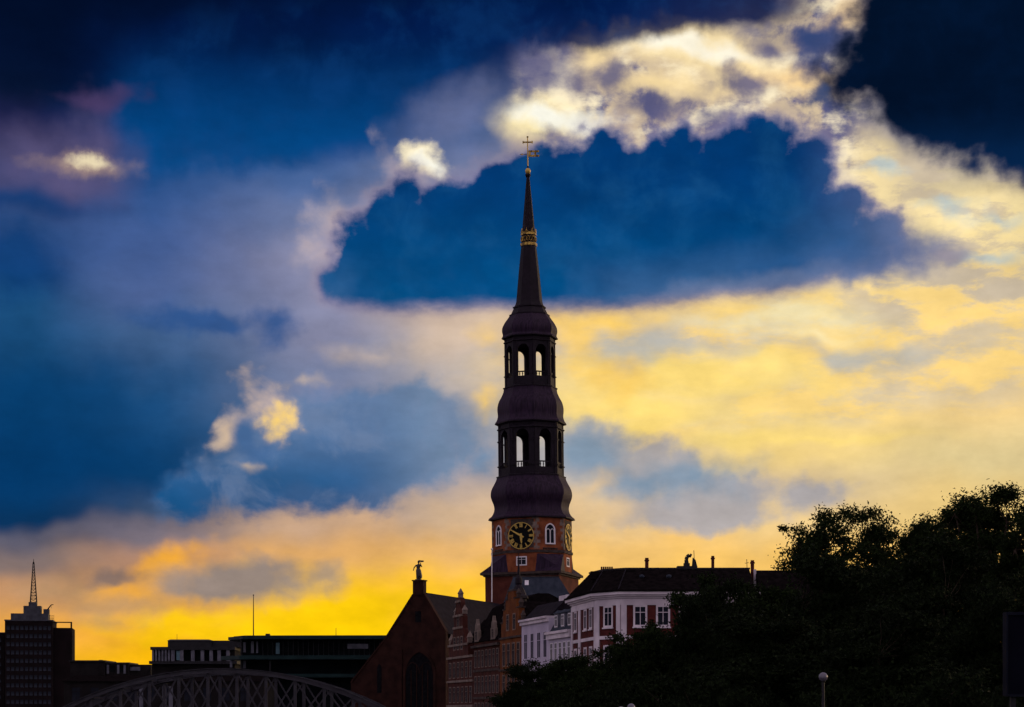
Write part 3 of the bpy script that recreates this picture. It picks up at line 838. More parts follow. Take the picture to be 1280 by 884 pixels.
cr.loft([octa(h_, tz(y)) for y, h_ in ((308, 9.6), (308, 10.4), (304.5, 10.4), (304.5, 9.4))])
cr.loft([octa(h_, tz(y)) for y, h_ in ((294.5, 8.8), (294.5, 9.8), (291.5, 9.8), (291.5, 8.5))])
for k in range(8):
    m = face_m(k, 9.7)
    fw = face_w(9.7)
    for sx in (-1, 1):
        n = 10
        for j in range(n):
            t0, t1 = 2 * math.pi * j / n, 2 * math.pi * (j + 1) / n
            rr = fw * 0.23
            cr.bar(m @ Vector((sx * fw * 0.25 + rr * math.cos(t0), 0, tz(299.5) + rr * 1.7 * math.sin(t0))), m @ Vector((sx * fw * 0.25 + rr * math.cos(t1), 0, tz(299.5) + rr * 1.7 * math.sin(t1))), 0.12, 0.12)
    cr.slab([(-fw * 0.30, tz(291.5)), (fw * 0.30, tz(291.5)), (fw * 0.12, tz(289)), (0, tz(286.5)), (-fw * 0.12, tz(289))], -0.12, 0.02, m=m)
cr.build('gilded_crown', 'old_gold', tower)
stage('crown_core', [(308, 9.3), (291, 8.3)], 'copper_dark', smooth=False)
MB().ball((0, 0, tz(214)), 0.55, 0.55, 0.62).build('finial_ball', 'gold', tower, smooth=True)
co = MB()
co.loft([[(r * math.cos(j * math.pi / 6), r * math.sin(j * math.pi / 6), tz(y)) for j in range(12)] for y, r in ((222, 0.34), (219.5, 0.55), (218, 0.55), (217, 0.28), (210, 0.2), (207, 0.12))])
co.build('finial_collar', 'copper_dark', tower)
vm = Matrix.Rotation(R(17), 4, 'Z')      # vane and cross stand square to the viewer
rod = MB().tube((0, 0, tz(210)), (0, 0, tz(171.5)), 0.14, 0.10)
rod.build('finial_rod', 'gold', tower)
cs = MB()
cs.box(-0.9, 0.9, -0.08, 0.08, tz(178.6), tz(177.0), m=vm)
for x in (-0.9, 0.9):
    cs.box(x - 0.1, x + 0.1, -0.1, 0.1, tz(179.3), tz(176.3), m=vm)
cs.box(-0.17, 0.17, -0.1, 0.1, tz(172), tz(170.4), m=vm)
cs.build('cross', 'old_gold', tower)
v = MB()
v.box(-1.3, -0.15, -0.05, 0.05, tz(193.1), tz(192.5), m=vm)
v.slab([(-1.0, tz(193.8)), (-1.6, tz(192.8)), (-1.0, tz(191.8))], -0.06, 0.06, m=vm)
v.box(0.15, 2.25, -0.06, 0.06, tz(190.4), tz(188.2), m=vm)
v.box(0.15, 2.3, -0.06, 0.06, tz(196.0), tz(193.8), m=vm)
v.box(1.30, 1.66, -0.06, 0.06, tz(193.8), tz(190.4), m=vm)
v.box(0.18, 0.6, -0.06, 0.06, tz(193.8), tz(190.4), m=vm)
v.build('weathervane', 'old_gold', tower)

# ------------------------------------------------------------------ gabled church front with its statue
GY = 343.0
GS = GY / F
def gz(py): return CAMZ + (HORIZON - py) * GS
def gu(px): return (px - 523) * GS / 0.93
ch = empty('brick_church', (wx(523, GY), GY, 0), R(-20))
tag(ch, 'dark brick church with steep gable front and large pointed window, left of the tower', 'church')
gable = [(gu(437), 0), (gu(557.5), 0), (gu(557.5), gz(792)), (gu(530), gz(744)), (gu(516.5), gz(744)), (gu(482), gz(797.5)), (gu(437), gz(854))]
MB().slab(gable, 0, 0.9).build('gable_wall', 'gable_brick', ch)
cop = MB()
for (xa, ya), (xb, yb) in (((557.5, 792), (530, 744)), ((516.5, 744), (482, 797.5)), ((482, 797.5), (437, 854))):
    cop.bar((gu(xa), 0.42, gz(ya) + 0.12), (gu(xb), 0.42, gz(yb) + 0.12), 0.3, 1.15)
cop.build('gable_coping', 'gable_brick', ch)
MB().box(gu(516.3), gu(529.6), -0.15, 1.2, gz(744) + 0.003, gz(726.5)).box(gu(515.4), gu(530.5), -0.3, 1.35, gz(726.5) + 0.003, gz(725)).build('statue_pedestal', 'gable_brick', ch)
L = 50.0
rf = MB()
rp = [(gu(482), gz(797.5)), (gu(557.5), gz(792) - 0.05), (gu(523.5), gz(739.5))]
rf.slab(rp, 0.95, L)
rf.slab([(gu(437), gz(854) - 0.2), (gu(482) - 0.01, gz(854) - 0.2), (gu(482) - 0.01, gz(797.5) - 0.6)], 0.95, L)
rf.build('nave_roof', 'slate', ch)
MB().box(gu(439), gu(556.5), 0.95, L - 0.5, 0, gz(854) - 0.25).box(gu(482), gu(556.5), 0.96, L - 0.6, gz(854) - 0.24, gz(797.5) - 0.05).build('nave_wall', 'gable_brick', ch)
W = 5.2
gw = empty('great_window', (gu(524.5), 0, 0)); gw.parent = ch
arch_ring(MB(), W, 0.5, gz(842), gz(815) - gz(842), 0.45, -0.22, 0.04, pointed=True, n=12).build('frame', 'gable_brick', gw)
MB().slab([(-W / 2, 0.5), (W / 2, 0.5)] + arch(W, gz(842), gz(815) - gz(842), 12, True)[1:-1], -0.04, 0.03).build('pane', 'dark_glass', gw)
tr = MB()
for i in range(1, 5):
    x = -W / 2 + W * i / 5
    tr.box(x - 0.07, x + 0.07, -0.12, -0.043, 0.5, gz(842) + 0.6 + (0.9 if i in (2, 3) else 0))
for s in (-1, 1):
    arch_ring(tr, W / 2 - 0.25, gz(842), gz(842) + 0.3, 1.6, 0.09, -0.11, -0.045, pointed=True, m=Matrix.Translation((s * W / 4, 0, 0)))
tr.build('tracery', 'gable_brick', gw)
o = MB(); o.box(-0.55, 0.55, -0.03, 0.05, gz(778), gz(764)); o.build('gable_opening', 'dark_glass', ch, loc=(gu(522.8), 0, 0))
o = MB(); o.slab([(-0.42, gz(866)), (0.42, gz(866))] + arch(0.84, gz(836), 0.9, 6, True)[1:-1], -0.03, 0.05); o.build('lancet', 'dark_glass', ch, loc=(gu(473.5), 0, 0))
for px_ in (500, 549, 555):
    bt = MB()
    bt.slab([(gu(px_) - 0.45, 0), (gu(px_) + 0.45, 0), (gu(px_) + 0.45, gz(812 if px_ < 540 else 800)), (gu(px_) - 0.45, gz(812 if px_ < 540 else 800))], -0.35, -0.003)
    if px_ != 549:
        bt.build('buttress', 'gable_brick', ch)

# statue: a draped standing figure, one hand on the hip, the other raised to the shoulder
st = MB()
def ring(cx, cy, z, rx, ry, n=12): return [(cx + rx * math.cos(2 * math.pi * j / n), cy + ry * math.sin(2 * math.pi * j / n), z) for j in range(n)]
st.loft([ring(0, 0, 0.0, 0.62, 0.52), ring(0, 0, 0.14, 0.60, 0.5), ring(0.02, 0, 0.18, 0.34, 0.32), ring(0.14, 0, 0.30, 0.52, 0.40), ring(0.15, -0.03, 0.75, 0.54, 0.42), ring(0.09, -0.05, 1.2, 0.50, 0.40), ring(0.03, -0.04, 1.65, 0.46, 0.36),
         ring(-0.02, 0, 2.0, 0.30, 0.25), ring(0.0, 0, 2.35, 0.38, 0.27), ring(0.03, 0, 2.62, 0.42, 0.24), ring(0.04, 0, 2.74, 0.20, 0.16), ring(0.05, 0, 2.82, 0.11, 0.11), ring(0.05, -0.02, 2.92, 0.12, 0.12),
         ring(0.06, -0.04, 3.02, 0.19, 0.21), ring(0.06, -0.04, 3.18, 0.20, 0.23), ring(0.06, -0.02, 3.32, 0.15, 0.18), ring(0.06, 0, 3.38, 0.06, 0.07)])
def limb(pts):
    for (p0, r0), (p1, r1) in zip(pts, pts[1:]):
        st.tube(p0, p1, r0, r1, 8)
limb([((-0.36, 0, 2.6), 0.12), ((-0.74, -0.05, 2.15), 0.10), ((-0.80, -0.1, 1.85), 0.08), ((-0.9, -0.12, 1.6), 0.06)])
limb([((0.42, 0, 2.6), 0.12), ((0.62, -0.12, 2.25), 0.10), ((0.48, -0.3, 2.65), 0.08), ((0.42, -0.3, 3.0), 0.07)])
st.slab([(0.15, 3.16), (0.55, 3.06), (0.98, 3.12), (0.96, 3.34), (0.55, 3.36), (0.15, 3.42)], -0.35, 0.0)
so = st.build('statue', 'bronze', None, smooth=False, loc=(wx(522.8, GY), GY + 0.45, gz(725) + 0.006), rot=R(-10))
tag(so, 'dark statue of a draped standing woman on top of the brick church gable', 'statue')

# ------------------------------------------------------------------ row of houses running back to the church
RC = Vector((6.63, 220.0))                    # near corner of the row
RD = Vector((-0.249, 0.968))                  # direction away along the street
RROT = math.atan2(-RD.y, -RD.x)
def row_root(name, s1, label, cat='house', group=None):
    p = RC + RD * s1
    o = empty(name, (p.x, p.y, 0), RROT)
    return tag(o, label, cat, group)

def windows_grid(root, xs, zs, w, h, **k):
    for z in zs:
        for x in xs:
            window(root, x, z, w, h, **k)

# lilac house beside the white corner house
D1, D2, D3, D4, D5 = 0.05, 9.6, 21.95, 32.7, 47.2
D6 = 63.1
W = D2 - D1 - 0.06
h2 = row_root('lilac_house', D2, 'low lilac-white house with dormers in its mansard roof, next to the white corner house')
MB().box(0, W, 0, 10, 0, 12.3).build('wall', 'stucco', h2)
MB().box(-0.02, W + 0.02, -0.35, -0.003, 11.75, 12.3).box(-0.02, W + 0.02, -0.55, 9.9, 12.303, 12.6).build('cornice', 'trim', h2)
r2 = MB()
r2.slab([(0, 12.603), (W, 12.603), (W, 14.9), (0, 14.9)], 0.0, 0.1)
r2 = MB().loft([[(0, 0.05, 12.603), (W, 0.05, 12.603), (W, 9.9, 12.603), (0, 9.9, 12.603)], [(0, 1.3, 14.7), (W, 1.3, 14.7), (W, 9, 14.7), (0, 9, 14.7)], [(0.1, 4.5, 15.6), (W - 0.1, 4.5, 15.6), (W - 0.1, 6, 15.6), (0.1, 6, 15.6)]]).build('roof', 'slate_blue', h2)
for x in (2.0, 4.8, 7.6):
    d = empty('dormer', (x, 0.3, 12.9)); d.parent = h2
    MB().box(-0.75, 0.75, 0, 2.4, 0, 1.75).build('dormer_wall', 'pale_panel', d)
    MB().loft([[(-0.95, -0.15, 1.753), (0.95, -0.15, 1.753), (0.95, 2.6, 1.753), (-0.95, 2.6, 1.753)], [(-0.3, 0.2, 2.15), (0.3, 0.2, 2.15), (0.3, 2.6, 2.15), (-0.3, 2.6, 2.15)]]).build('dormer_roof', 'slate_blue', d)
    window(d, 0, 0.9, 0.95, 1.15, style='cross', t=0.1)
windows_grid(h2, [1.2 + 1.8 * i for i in range(5)], [10.3, 7.2, 4.1], 0.85, 1.9, style='cross sill', t=0.1)
MB().box(5.0, 9.3, 5.2, 6.4, 15.0, 17.2).build('fire_wall', 'trim', h2)

# lilac house with tall windows
W = D3 - D2 - 0.06
h3 = row_root('lilac_house', D3, 'lilac-white house with tall narrow dark windows and slate mansard, beside the orange gabled house')
MB().box(0, W, 0, 11, 0, 14.3).build('wall', 'stucco', h3)
MB().box(-0.02, W + 0.02, -0.25, -0.003, 13.9, 14.3).box(-0.02, W + 0.02, -0.45, 10.9, 14.303, 14.55).build('cornice', 'trim', h3)
MB().loft([[(0, 0.1, 14.553), (W, 0.1, 14.553), (W, 10.9, 14.553), (0, 10.9, 14.553)], [(0, 2.0, 16.4), (W, 2.0, 16.4), (W, 9, 16.4), (0, 9, 16.4)], [(0, 5, 17.0), (W, 5, 17.0), (W, 6.5, 17.0), (0, 6.5, 17.0)]]).build('roof', 'slate', h3)
windows_grid(h3, [2.0, 5.0, 8.0, 10.8], [11.3, 6.9], 1.25, 2.9, frame='stucco', style='cross', t=0.12)
windows_grid(h3, [2.0, 5.0, 8.0, 10.8], [2.6], 1.25, 2.6, frame='stucco', style='cross', t=0.12)
MB().box(6.0, 9.4, 3.0, 4.2, 16.0, 17.2).build('fire_wall', 'trim', h3)

# orange brick house with stepped gable and turret
W = D4 - D3 - 0.06
h4 = row_root('orange_brick_house', D4, 'tall orange brick house with stepped gable, corner turret and slender dark spirelet')
MB().box(0, W, 0, 10, 0, 12.8).build('wall', 'orange_brick', h4)
gb = MB()
cx = W / 2 + 0.2
for hw_, z0, z1 in ((4.9, 12.803, 14.6), (3.9, 14.603, 16.2), (2.7, 16.203, 17.4), (1.4, 17.403, 18.4)):
    gb.box(cx - hw_, cx + hw_, 0, 0.7, z0, z1)
gb.build('stepped_gable', 'orange_brick', h4)
cp = MB()
for hw_, hin, z1 in ((4.9, 3.9, 14.6), (3.9, 2.7, 16.2), (2.7, 1.4, 17.4)):
    for s in (-1, 1):
        xa, xb = sorted((cx + s * hin, cx + s * (hw_ + 0.12)))
        cp.box(xa, xb, -0.1, 0.8, z1 + 0.004, z1 + 0.16)
        xm = cx + s * (hw_ - 0.25)
        cp.loft([[(xm - r, 0.35 - r, z1 + z_), (xm + r, 0.35 - r, z1 + z_), (xm + r, 0.35 + r, z1 + z_), (xm - r, 0.35 + r, z1 + z_)] for r, z_ in ((0.22, 0.162), (0.22, 0.6), (0.3, 0.64), (0.03, 1.3))])
cp.box(cx - 1.5, cx + 1.5, -0.1, 0.8, 18.403, 18.6)
cp.box(-0.1, W, -0.18, -0.003, 8.6, 8.85)
cp.box(-0.1, W, -0.18, -0.003, 12.6, 12.85)
cp.build('coping', 'stone_dark', h4)
MB().loft([[(0, 0.72, 12.803), (W, 0.72, 12.803), (W, 10, 12.803), (0, 10, 12.803)], [(cx - 0.1, 0.72, 17.2), (cx + 0.1, 0.72, 17.2), (cx + 0.1, 10, 17.2), (cx - 0.1, 10, 17.2)]]).build('roof', 'roof_dark', h4)
windows_grid(h4, [2.0, 4.4, 6.8, 9.2], [10.6, 6.7, 2.8], 1.1, 2.6, frame='stone', style='cross', t=0.16)
windows_grid(h4, [cx - 1.6, cx + 1.6], [14.6], 1.0, 1.8, frame='stone', style='cross', t=0.14)
tu = MB()
tc_ = (3.2, 1.6)
octo = lambda r, z: [(tc_[0] + r * math.cos(2 * math.pi * j / 8), tc_[1] + r * math.sin(2 * math.pi * j / 8), z) for j in range(8)]
tu.loft([octo(1.0, 13.0), octo(1.0, 17.6), octo(1.25, 17.7), octo(1.25, 17.9), octo(0.95, 18.2), octo(0.75, 18.8), octo(0.35, 19.4), octo(0.45, 19.6), octo(0.42, 20.2), octo(0.2, 20.6), octo(0.12, 21.6), octo(0.03, 23.4)])
tu.build('spirelet', 'copper_dark', h4)

# red brick house with white windows and ornamental dormers
W = D5 - D4 - 0.06
h5 = row_root('red_brick_house', D5, 'red brick house with window rows and two pale gabled dormers in its dark roof')
MB().box(0, W, 0, 11, 0, 12.7).build('wall', 'red_brick', h5)
bd = MB()
for z in (12.0, 8.8, 5.2):
    bd.box(0.0, W, -0.14 if z < 12 else -0.4, -0.003, z, z + 0.3)
bd.build('cornice', 'stone_dark', h5)
MB().loft([[(0, -0.3, 12.703), (W, -0.3, 12.703), (W, 11, 12.703), (0, 11, 12.703)], [(0, 2.6, 17.4), (W, 2.6, 17.4), (W, 9, 17.4), (0, 9, 17.4)], [(0.2, 5, 18.6), (W - 0.2, 5, 18.6), (W - 0.2, 6.5, 18.6), (0.2, 6.5, 18.6)]]).build('roof', 'roof_dark', h5)
for x in (2.6, 11.6):
    d = empty('dormer', (x, -0.25, 12.71)); d.parent = h5
    MB().slab([(-1.1, 0), (1.1, 0), (1.1, 1.5), (0.75, 1.6), (0.6, 2.3), (0.28, 2.5), (0, 3.1), (-0.28, 2.5), (-0.6, 2.3), (-0.75, 1.6), (-1.1, 1.5)], 0, 0.4).build('dormer_gable', 'stone', d)
    MB().slab([(-0.9, 0), (0.9, 0), (0.9, 1.4), (0, 2.2), (-0.9, 1.4)], 0.403, 2.6).build('dormer_roof', 'roof_dark', d)
    window(d, 0, 0.85, 0.9, 1.1, frame='stone', style='cross', t=0.1)
windows_grid(h5, [1.2 + 2.0 * i for i in range(7)], [10.5, 7.1, 3.6], 0.95, 2.1, frame='stone', style='cross', t=0.10)

# renaissance gable house
W = D6 - D5 - 0.06
h6 = row_root('gabled_brick_house', D6, 'dark red brick house with tall narrow scrolled gable beside the church front')
MB().box(0, W, 0, 12, 0, 11.2).build('wall', 'red_brick', h6)
gb = MB()
cx = W * 0.42
gb.slab([(cx - 6, 11.203), (cx + 6, 11.203), (cx + 6, 12.6), (cx + 4.9, 13.0), (cx + 3.6, 13.8), (cx + 3.1, 14.8), (cx + 2.7, 15.0), (cx + 2.7, 16.6), (cx + 2.1, 16.9), (cx + 1.5, 17.6), (cx + 1.3, 18.6), (cx + 0.7, 19.3),
         (cx - 0.7, 19.3), (cx - 1.3, 18.6), (cx - 1.5, 17.6), (cx - 2.1, 16.9), (cx - 2.7, 16.6), (cx - 2.7, 15.0), (cx - 3.1, 14.8), (cx - 3.6, 13.8), (cx - 4.9, 13.0), (cx - 6, 12.6)], 0, 0.7)
gb.build('scrolled_gable', 'red_brick', h6)
cp = MB()
for hw_, z in ((6.1, 12.62), (2.85, 15.0), (2.75, 16.66), (1.4, 18.62)):
    cp.box(cx - hw_, cx + hw_, -0.16, -0.003, z, z + 0.3)
for z in (10.9, 7.6, 4.2):
    cp.box(0, W, -0.2, -0.004, z, z + 0.3)
for dx, z, hh in ((-5.6, 12.92, 1.6), (5.6, 12.92, 1.6), (-2.6, 16.97, 1.2), (2.6, 16.97, 1.2), (0, 19.3, 1.3)):
    cp.loft([[(cx + dx - r, 0.35 - r, z + t), (cx + dx + r, 0.35 - r, z + t), (cx + dx + r, 0.35 + r, z + t), (cx + dx - r, 0.35 + r, z + t)] for r, t in ((0.3, 0.003), (0.3, hh * 0.4), (0.38, hh * 0.44), (0.04, hh))])
cp.build('coping', 'stone', h6)
MB().loft([[(0, 0.72, 11.203), (W, 0.72, 11.203), (W, 12, 11.203), (0, 12, 11.203)], [(1.5, 5, 16.6), (W, 5, 16.6), (W, 7, 16.6), (1.5, 7, 16.6)]]).build('roof', 'roof_dark', h6)
windows_grid(h6, [1.7 + 2.5 * i for i in range(6)], [9.3, 5.9, 2.4], 1.1, 2.0, frame='stone', style='cross', t=0.12)
windows_grid(h6, [cx - 2.2, cx, cx + 2.2], [13.0], 1.0, 1.6, frame='stone', style='cross', t=0.14)
windows_grid(h6, [cx], [16.0], 1.0, 1.7, frame='stone', style='cross', t=0.14)

# pale flagpole above the red roofs, before the tower
fp = MB().tube((0, 0, 0), (0, 0, 6.9), 0.07, 0.05)
fp.ball((0, 0, 6.95), 0.14)
o = fp.build('flagpole', 'white', None, loc=(wx(614.8, 262), 262, 18.0))
tag(o, 'thin pale flagpole on the dark roof, standing before the left edge of the tower', 'flagpole')

# house behind the row: steep blue slate hip roof in front of the tower
BY = 302.0
hb = empty('slate_roofed_house', (wx(678, BY), BY, 0))
tag(hb, 'house with steep blue-grey hipped slate roof, rising right in front of the tower base', 'house')
MB().box(-6.8, 6.6, 0, 13, 0, 17.0).build('wall', 'dark_wall', hb)
MB().loft([[(-7.1, -0.4, 17.003), (6.9, -0.4, 17.003), (6.9, 13.4, 17.003), (-7.1, 13.4, 17.003)], [(-4.4, 4.5, 24.4), (2.6, 4.5, 24.4), (2.6, 8.5, 24.4), (-4.4, 8.5, 24.4)]]).build('roof', 'slate_blue', hb)
MB().box(-4.5, 2.7, 4.4, 8.6, 24.403, 24.55).build('ridge_cap', 'stone_dark', hb)
sk = MB().box(-0.3, 0.3, -0.06, 0.06, -0.45, 0.45)
o = sk.build('skylight', 'white', hb, loc=(-2.35, 3.86, 23.45)); o.rotation_euler = (R(-33), 0, 0)

# ------------------------------------------------------------------ white and brick corner house
WY_ = 205.0
P0, P1, P2, P3 = (6.63, 219.9), (8.77, 208.0), (11.2, 205.0), (25.0, 205.0)
wh = empty('corner_house', (11.2, 205.0, 0))
tag(wh, 'corner house of white trim and red brick with dark roof, half hidden by the trees', 'house')
loc = lambda p: (p[0] - 11.2, p[1] - 205.0)
foot = [loc(p) for p in (P0, P1, P2, P3, (25.0, 219.9))]
def inset(poly, d):
    out = []
    n = len(poly)
    for i in range(n):
        p, q, r = (Vector(poly[(i + k) % n]) for k in (-1, 0, 1))
        e0, e1 = (q - p).normalized(), (r - q).normalized()
        n0, n1 = Vector((-e0.y, e0.x)), Vector((-e1.y, e1.x))
        b = (n0 + n1) / (1 + n0.dot(n1))
        out.append(tuple(q + b * d))
    return out
MB().prism(foot, 0, 14.6).build('wall', 'house_brick', wh)
cn = MB()
cn.prism(inset(foot, -0.10), 14.42, 14.95)
cn.prism(inset(foot, -0.05), 14.953, 15.12)
cn.prism(inset(foot, -0.20), 15.123, 15.30)
cn.prism(inset(foot, -0.42), 15.303, 15.48)
cn.prism(inset(foot, -0.64), 15.483, 15.78)
cn.prism(inset(foot, -0.08), 10.95, 11.3)
cn.build('cornice', 'trim', wh)
MB().prism(inset(foot, -0.75), 15.783, 15.97).build('gutter', 'roof_dark', wh)
top = [loc(p) for p in ((8.45, 216.6), (9.7, 211.9), (12.0, 209.8), (25.0, 209.8), (25.0, 217.5))]
eave = inset(foot, -0.6)
eave[3], eave[4] = (loc((25.0, 204.4))), (loc((25.0, 220.5)))
rf = MB().loft([[(x, y, 15.973) for x, y in eave], [(x, y, 18.45) for x, y in top]]).build('roof', 'roof_dark', wh)
MB().prism(inset(top, -0.08), 18.453, 18.62).build('roof_edge', 'dark_metal', rf)
hp = MB()
for i in (1, 2):
    hp.tube((*eave[i], 16.0), (*top[i], 18.48), 0.07, 0.07, 6)
hp.build('hip_tiles', 'slate', rf)

for pa, pb, wins in ((P0, P1, (1.9, 6.9, 9.6)), (P1, P2, (1.93,)), (P2, P3, (2.0, 4.35, 6.7, 9.05, 11.4))):
    a, b = Vector(loc(pa)), Vector(loc(pb))
    d = b - a
    ang = math.atan2(d.y, d.x)
    L = d.length
    m2 = Matrix.Translation((a.x, a.y, 0)) @ Matrix.Rotation(ang, 4, 'Z')
    pl = MB()
    for x in (0.0, L - 0.62):
        pl.box(x + 0.02, x + 0.60, -0.12, -0.003, 0, 14.417, m=m2)
    if pa is P0:
        pl.box(3.7, 4.7, -0.12, -0.003, 0, 14.417, m=m2)
    pl.build('pilaster', 'trim', wh)
    for x in wins:
        for z, h_ in ((13.3, 1.85), (9.1, 2.1), (4.9, 2.1)):
            o = window(wh, 0, 0, 1.05, h_, frame='trim', style='cross sill', t=0.20)
            o.matrix_local = m2 @ Matrix.Translation((x, 0, z))
# things on its roof
def brick_chimney(px_, ytop, Y, w_, zb, m='house_brick', pots=0):
    x = wx(px_, Y) - 11.2
    c = MB().box(x - w_ / 2, x + w_ / 2, Y - 205 - w_ / 2, Y - 205 + w_ / 2, zb, wz(ytop, Y))
    c.box(x - w_ / 2 - 0.06, x + w_ / 2 + 0.06, Y - 205 - w_ / 2 - 0.06, Y - 205 + w_ / 2 + 0.06, wz(ytop, Y) - 0.35, wz(ytop, Y) - 0.2)
    return c.build('chimney', m, rf)
brick_chimney(808.5, 697.5, 212, 0.36, 18.5)
brick_chimney(891, 695, 212, 0.30, 18.5)
brick_chimney(940.5, 700.5, 212, 0.34, 17.0)
c = MB().box(wx(941.8, 211.6) - 11.2, wx(945, 211.6) - 11.2, 6.35, 6.6, 15.5, wz(712, 211.6)); c.build('chimney_flashing', 'trim', rf)
pots = MB()
for i in range(6):
    x = wx(752 + i * 2.6, 213.5) - 11.2
    pots.tube((x, 8.5, 18.55), (x, 8.5, 19.0), 0.10, 0.09)
pots.build('chimney_pots', 'house_brick', rf)
c = MB().box(wx(738, 212) - 11.2, wx(750, 212) - 11.2, 6.5, 7.3, 17.5, wz(714.5, 212)); c.build('chimney', 'roof_dark', rf)
for px_ in (802, 836):
    d = MB()
    x = wx(px_, 208.0) - 11.2
    d.ball((x, 2.75, 15.973 + 2.478 * (2.75 + 0.6) / 5.4 + 0.02), 0.30, 0.45, 0.24)
    d.build('roof_light', 'slate_blue', rf)
vb = MB()
xv = wx(858, 212) - 11.2
vb.box(wx(846, 212) - 11.2, wx(871, 212) - 11.2, 6.2, 7.6, 18.5, wz(708.2, 212))
vb.box(xv - 0.32, xv + 0.32, 6.4, 7.0, wz(708.2, 212) + 0.003, wz(704.5, 212))
vb.build('vent_base', 'dark_metal', rf)
vc = MB()
path = [(858, 704.5), (857.5, 700), (858.5, 696.5), (861.5, 694.3), (864, 695.5)]
for (xa, ya), (xb, yb) in zip(path, path[1:]):
    vc.tube((wx(xa, 212) - 11.2, 6.7, wz(ya, 212)), (wx(xb, 212) - 11.2, 6.7, wz(yb, 212)), 0.24 if ya > 700 else 0.2, 0.2, 8)
vc.build('vent_cowl', 'dark_metal', rf)
vt = MB()
vt.slab([(wx(865, 212) - 11.2, wz(708, 212)), (wx(871.5, 212) - 11.2, wz(708, 212)), (wx(869.5, 212) - 11.2, wz(700, 212)), (wx(866, 212) - 11.2, wz(697, 212))], 6.9, 7.3)
vt.tube((wx(868, 212) - 11.2, 7.1, wz(700, 212)), (wx(867.4, 212) - 11.2, 7.1, wz(688, 212)), 0.035)
vt.build('roof_aerial', 'dark_metal', rf)
vt = MB().tube((wx(934, 212) - 11.2, 7.1, 18.6), (wx(933.6, 212) - 11.2, 7.1, wz(699, 212)), 0.035)
vt.tube((wx(931.5, 212) - 11.2, 7.1, wz(704, 212)), (wx(936, 212) - 11.2, 7.1, wz(703.4, 212)), 0.03)
vt.build('roof_aerial', 'dark_metal', rf)

# next house behind the trees
nh = empty('house_behind_trees', (26, 206, 0))
tag(nh, 'white-walled house with plain dark roof, seen only between the trees right of the corner house', 'house')
MB().box(0, 15, 0, 13, 0, 14.2).build('wall', 'trim', nh)
MB().loft([[(-0.1, -0.5, 14.203), (15.1, -0.5, 14.203), (15.1, 13.3, 14.203), (-0.1, 13.3, 14.203)], [(-0.1, 6, 18.5), (12.5, 6, 18.5), (12.5, 8, 18.5), (-0.1, 8, 18.5)]]).build('roof', 'roof_dark', nh)
windows_grid(nh, [1.6 + 2.4 * i for i in range(6)], [12, 8.5, 5], 1.1, 2.0, frame='trim', style='cross', t=0.12)

# ------------------------------------------------------------------ left skyline
# brick tower block
BYY = 750.0
BS = BYY / F
tb = empty('tower_block', (wx(6, BYY), BYY, 0), R(9))
tag(tb, 'dark brick tower block with rows of windows and rooftop lattice mast at left edge', 'tower block')
zt = wz(776, BYY)
fw_ = 17.6
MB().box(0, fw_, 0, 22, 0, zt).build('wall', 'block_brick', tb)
sh = MB()
sh.box(fw_ + 0.01, fw_ + 7.0, 3, 21, 0, zt - 2.4)
sh.box(fw_ + 0.01, fw_ + 7.0, 3, 3.6, zt - 0.5, zt - 0.1)
sh.box(fw_ + 6.4, fw_ + 7.0, 3.003, 3.6, zt - 2.397, zt - 0.503)
sh.build('stair_tower', 'block_brick', tb)
MB().box(-0.2, fw_ + 0.2, -0.2, 22, zt + 0.003, zt + 0.45).build('parapet', 'grey_metal', tb)
for i in range(10):
    for j in range(10):
        window(tb, 1.2 + j * 1.69, zt - 2.6 - i * 3.1, 1.15, 1.55, frame='block_brick', style='plain', glass='block_glass', t=0.1)
pen = MB()
pen.box(wx(12, BYY) - wx(6, BYY), wx(58, BYY) - wx(6, BYY), 4, 14, zt + 0.46, wz(766, BYY))
pen.box(wx(27, BYY) - wx(6, BYY), wx(48.5, BYY) - wx(6, BYY), 6, 12, wz(766, BYY) + 0.003, wz(756, BYY))
pen.box(wx(33, BYY) - wx(6, BYY), wx(43, BYY) - wx(6, BYY), 7, 11, wz(756, BYY) + 0.003, wz(751, BYY))
pen.box(wx(51.5, BYY) - wx(6, BYY), wx(58.5, BYY) - wx(6, BYY), 6, 10, wz(766, BYY) + 0.003, wz(760, BYY))
pen.build('roof_plant', 'grey_metal', tb)
ms = MB()
mx = wx(38.7, BYY) - wx(6, BYY)
zb, zm = wz(751, BYY), wz(696, BYY)
n = 12
cor = lambda t, s, u: (mx + s * (1.05 * (1 - t) + 0.12), 9 + u * (1.05 * (1 - t) + 0.12), zb + (zm - zb) * t)
for s, u in ((-1, -1), (1, -1), (1, 1), (-1, 1)):
    ms.tube(cor(0, s, u), cor(0.92, s, u), 0.20, 0.12, 5)
for k in range(n):
    t0, t1 = 0.92 * k / n, 0.92 * (k + 1) / n
    for (s, u), (s2, u2) in (((-1, -1), (1, -1)), ((1, -1), (1, 1)), ((1, 1), (-1, 1)), ((-1, 1), (-1, -1))):
        ms.tube(cor(t0, s, u), cor(t1, s2, u2), 0.09, 0.09, 4)
        ms.tube(cor(t1, s, u), cor(t1, s2, u2), 0.09, 0.09, 4)
ms.tube((mx, 9, zb + (zm - zb) * 0.9), (mx, 9, zm), 0.22, 0.06, 6)
ms.build('lattice_mast', 'dark_metal', tb)
jb = MB()
jx = lambda p: wx(p, BYY) - wx(6, BYY)
jb.tube((jx(56.5), 8, wz(760, BYY)), (jx(60.5), 8, wz(754.5, BYY)), 0.28, 0.2, 6)
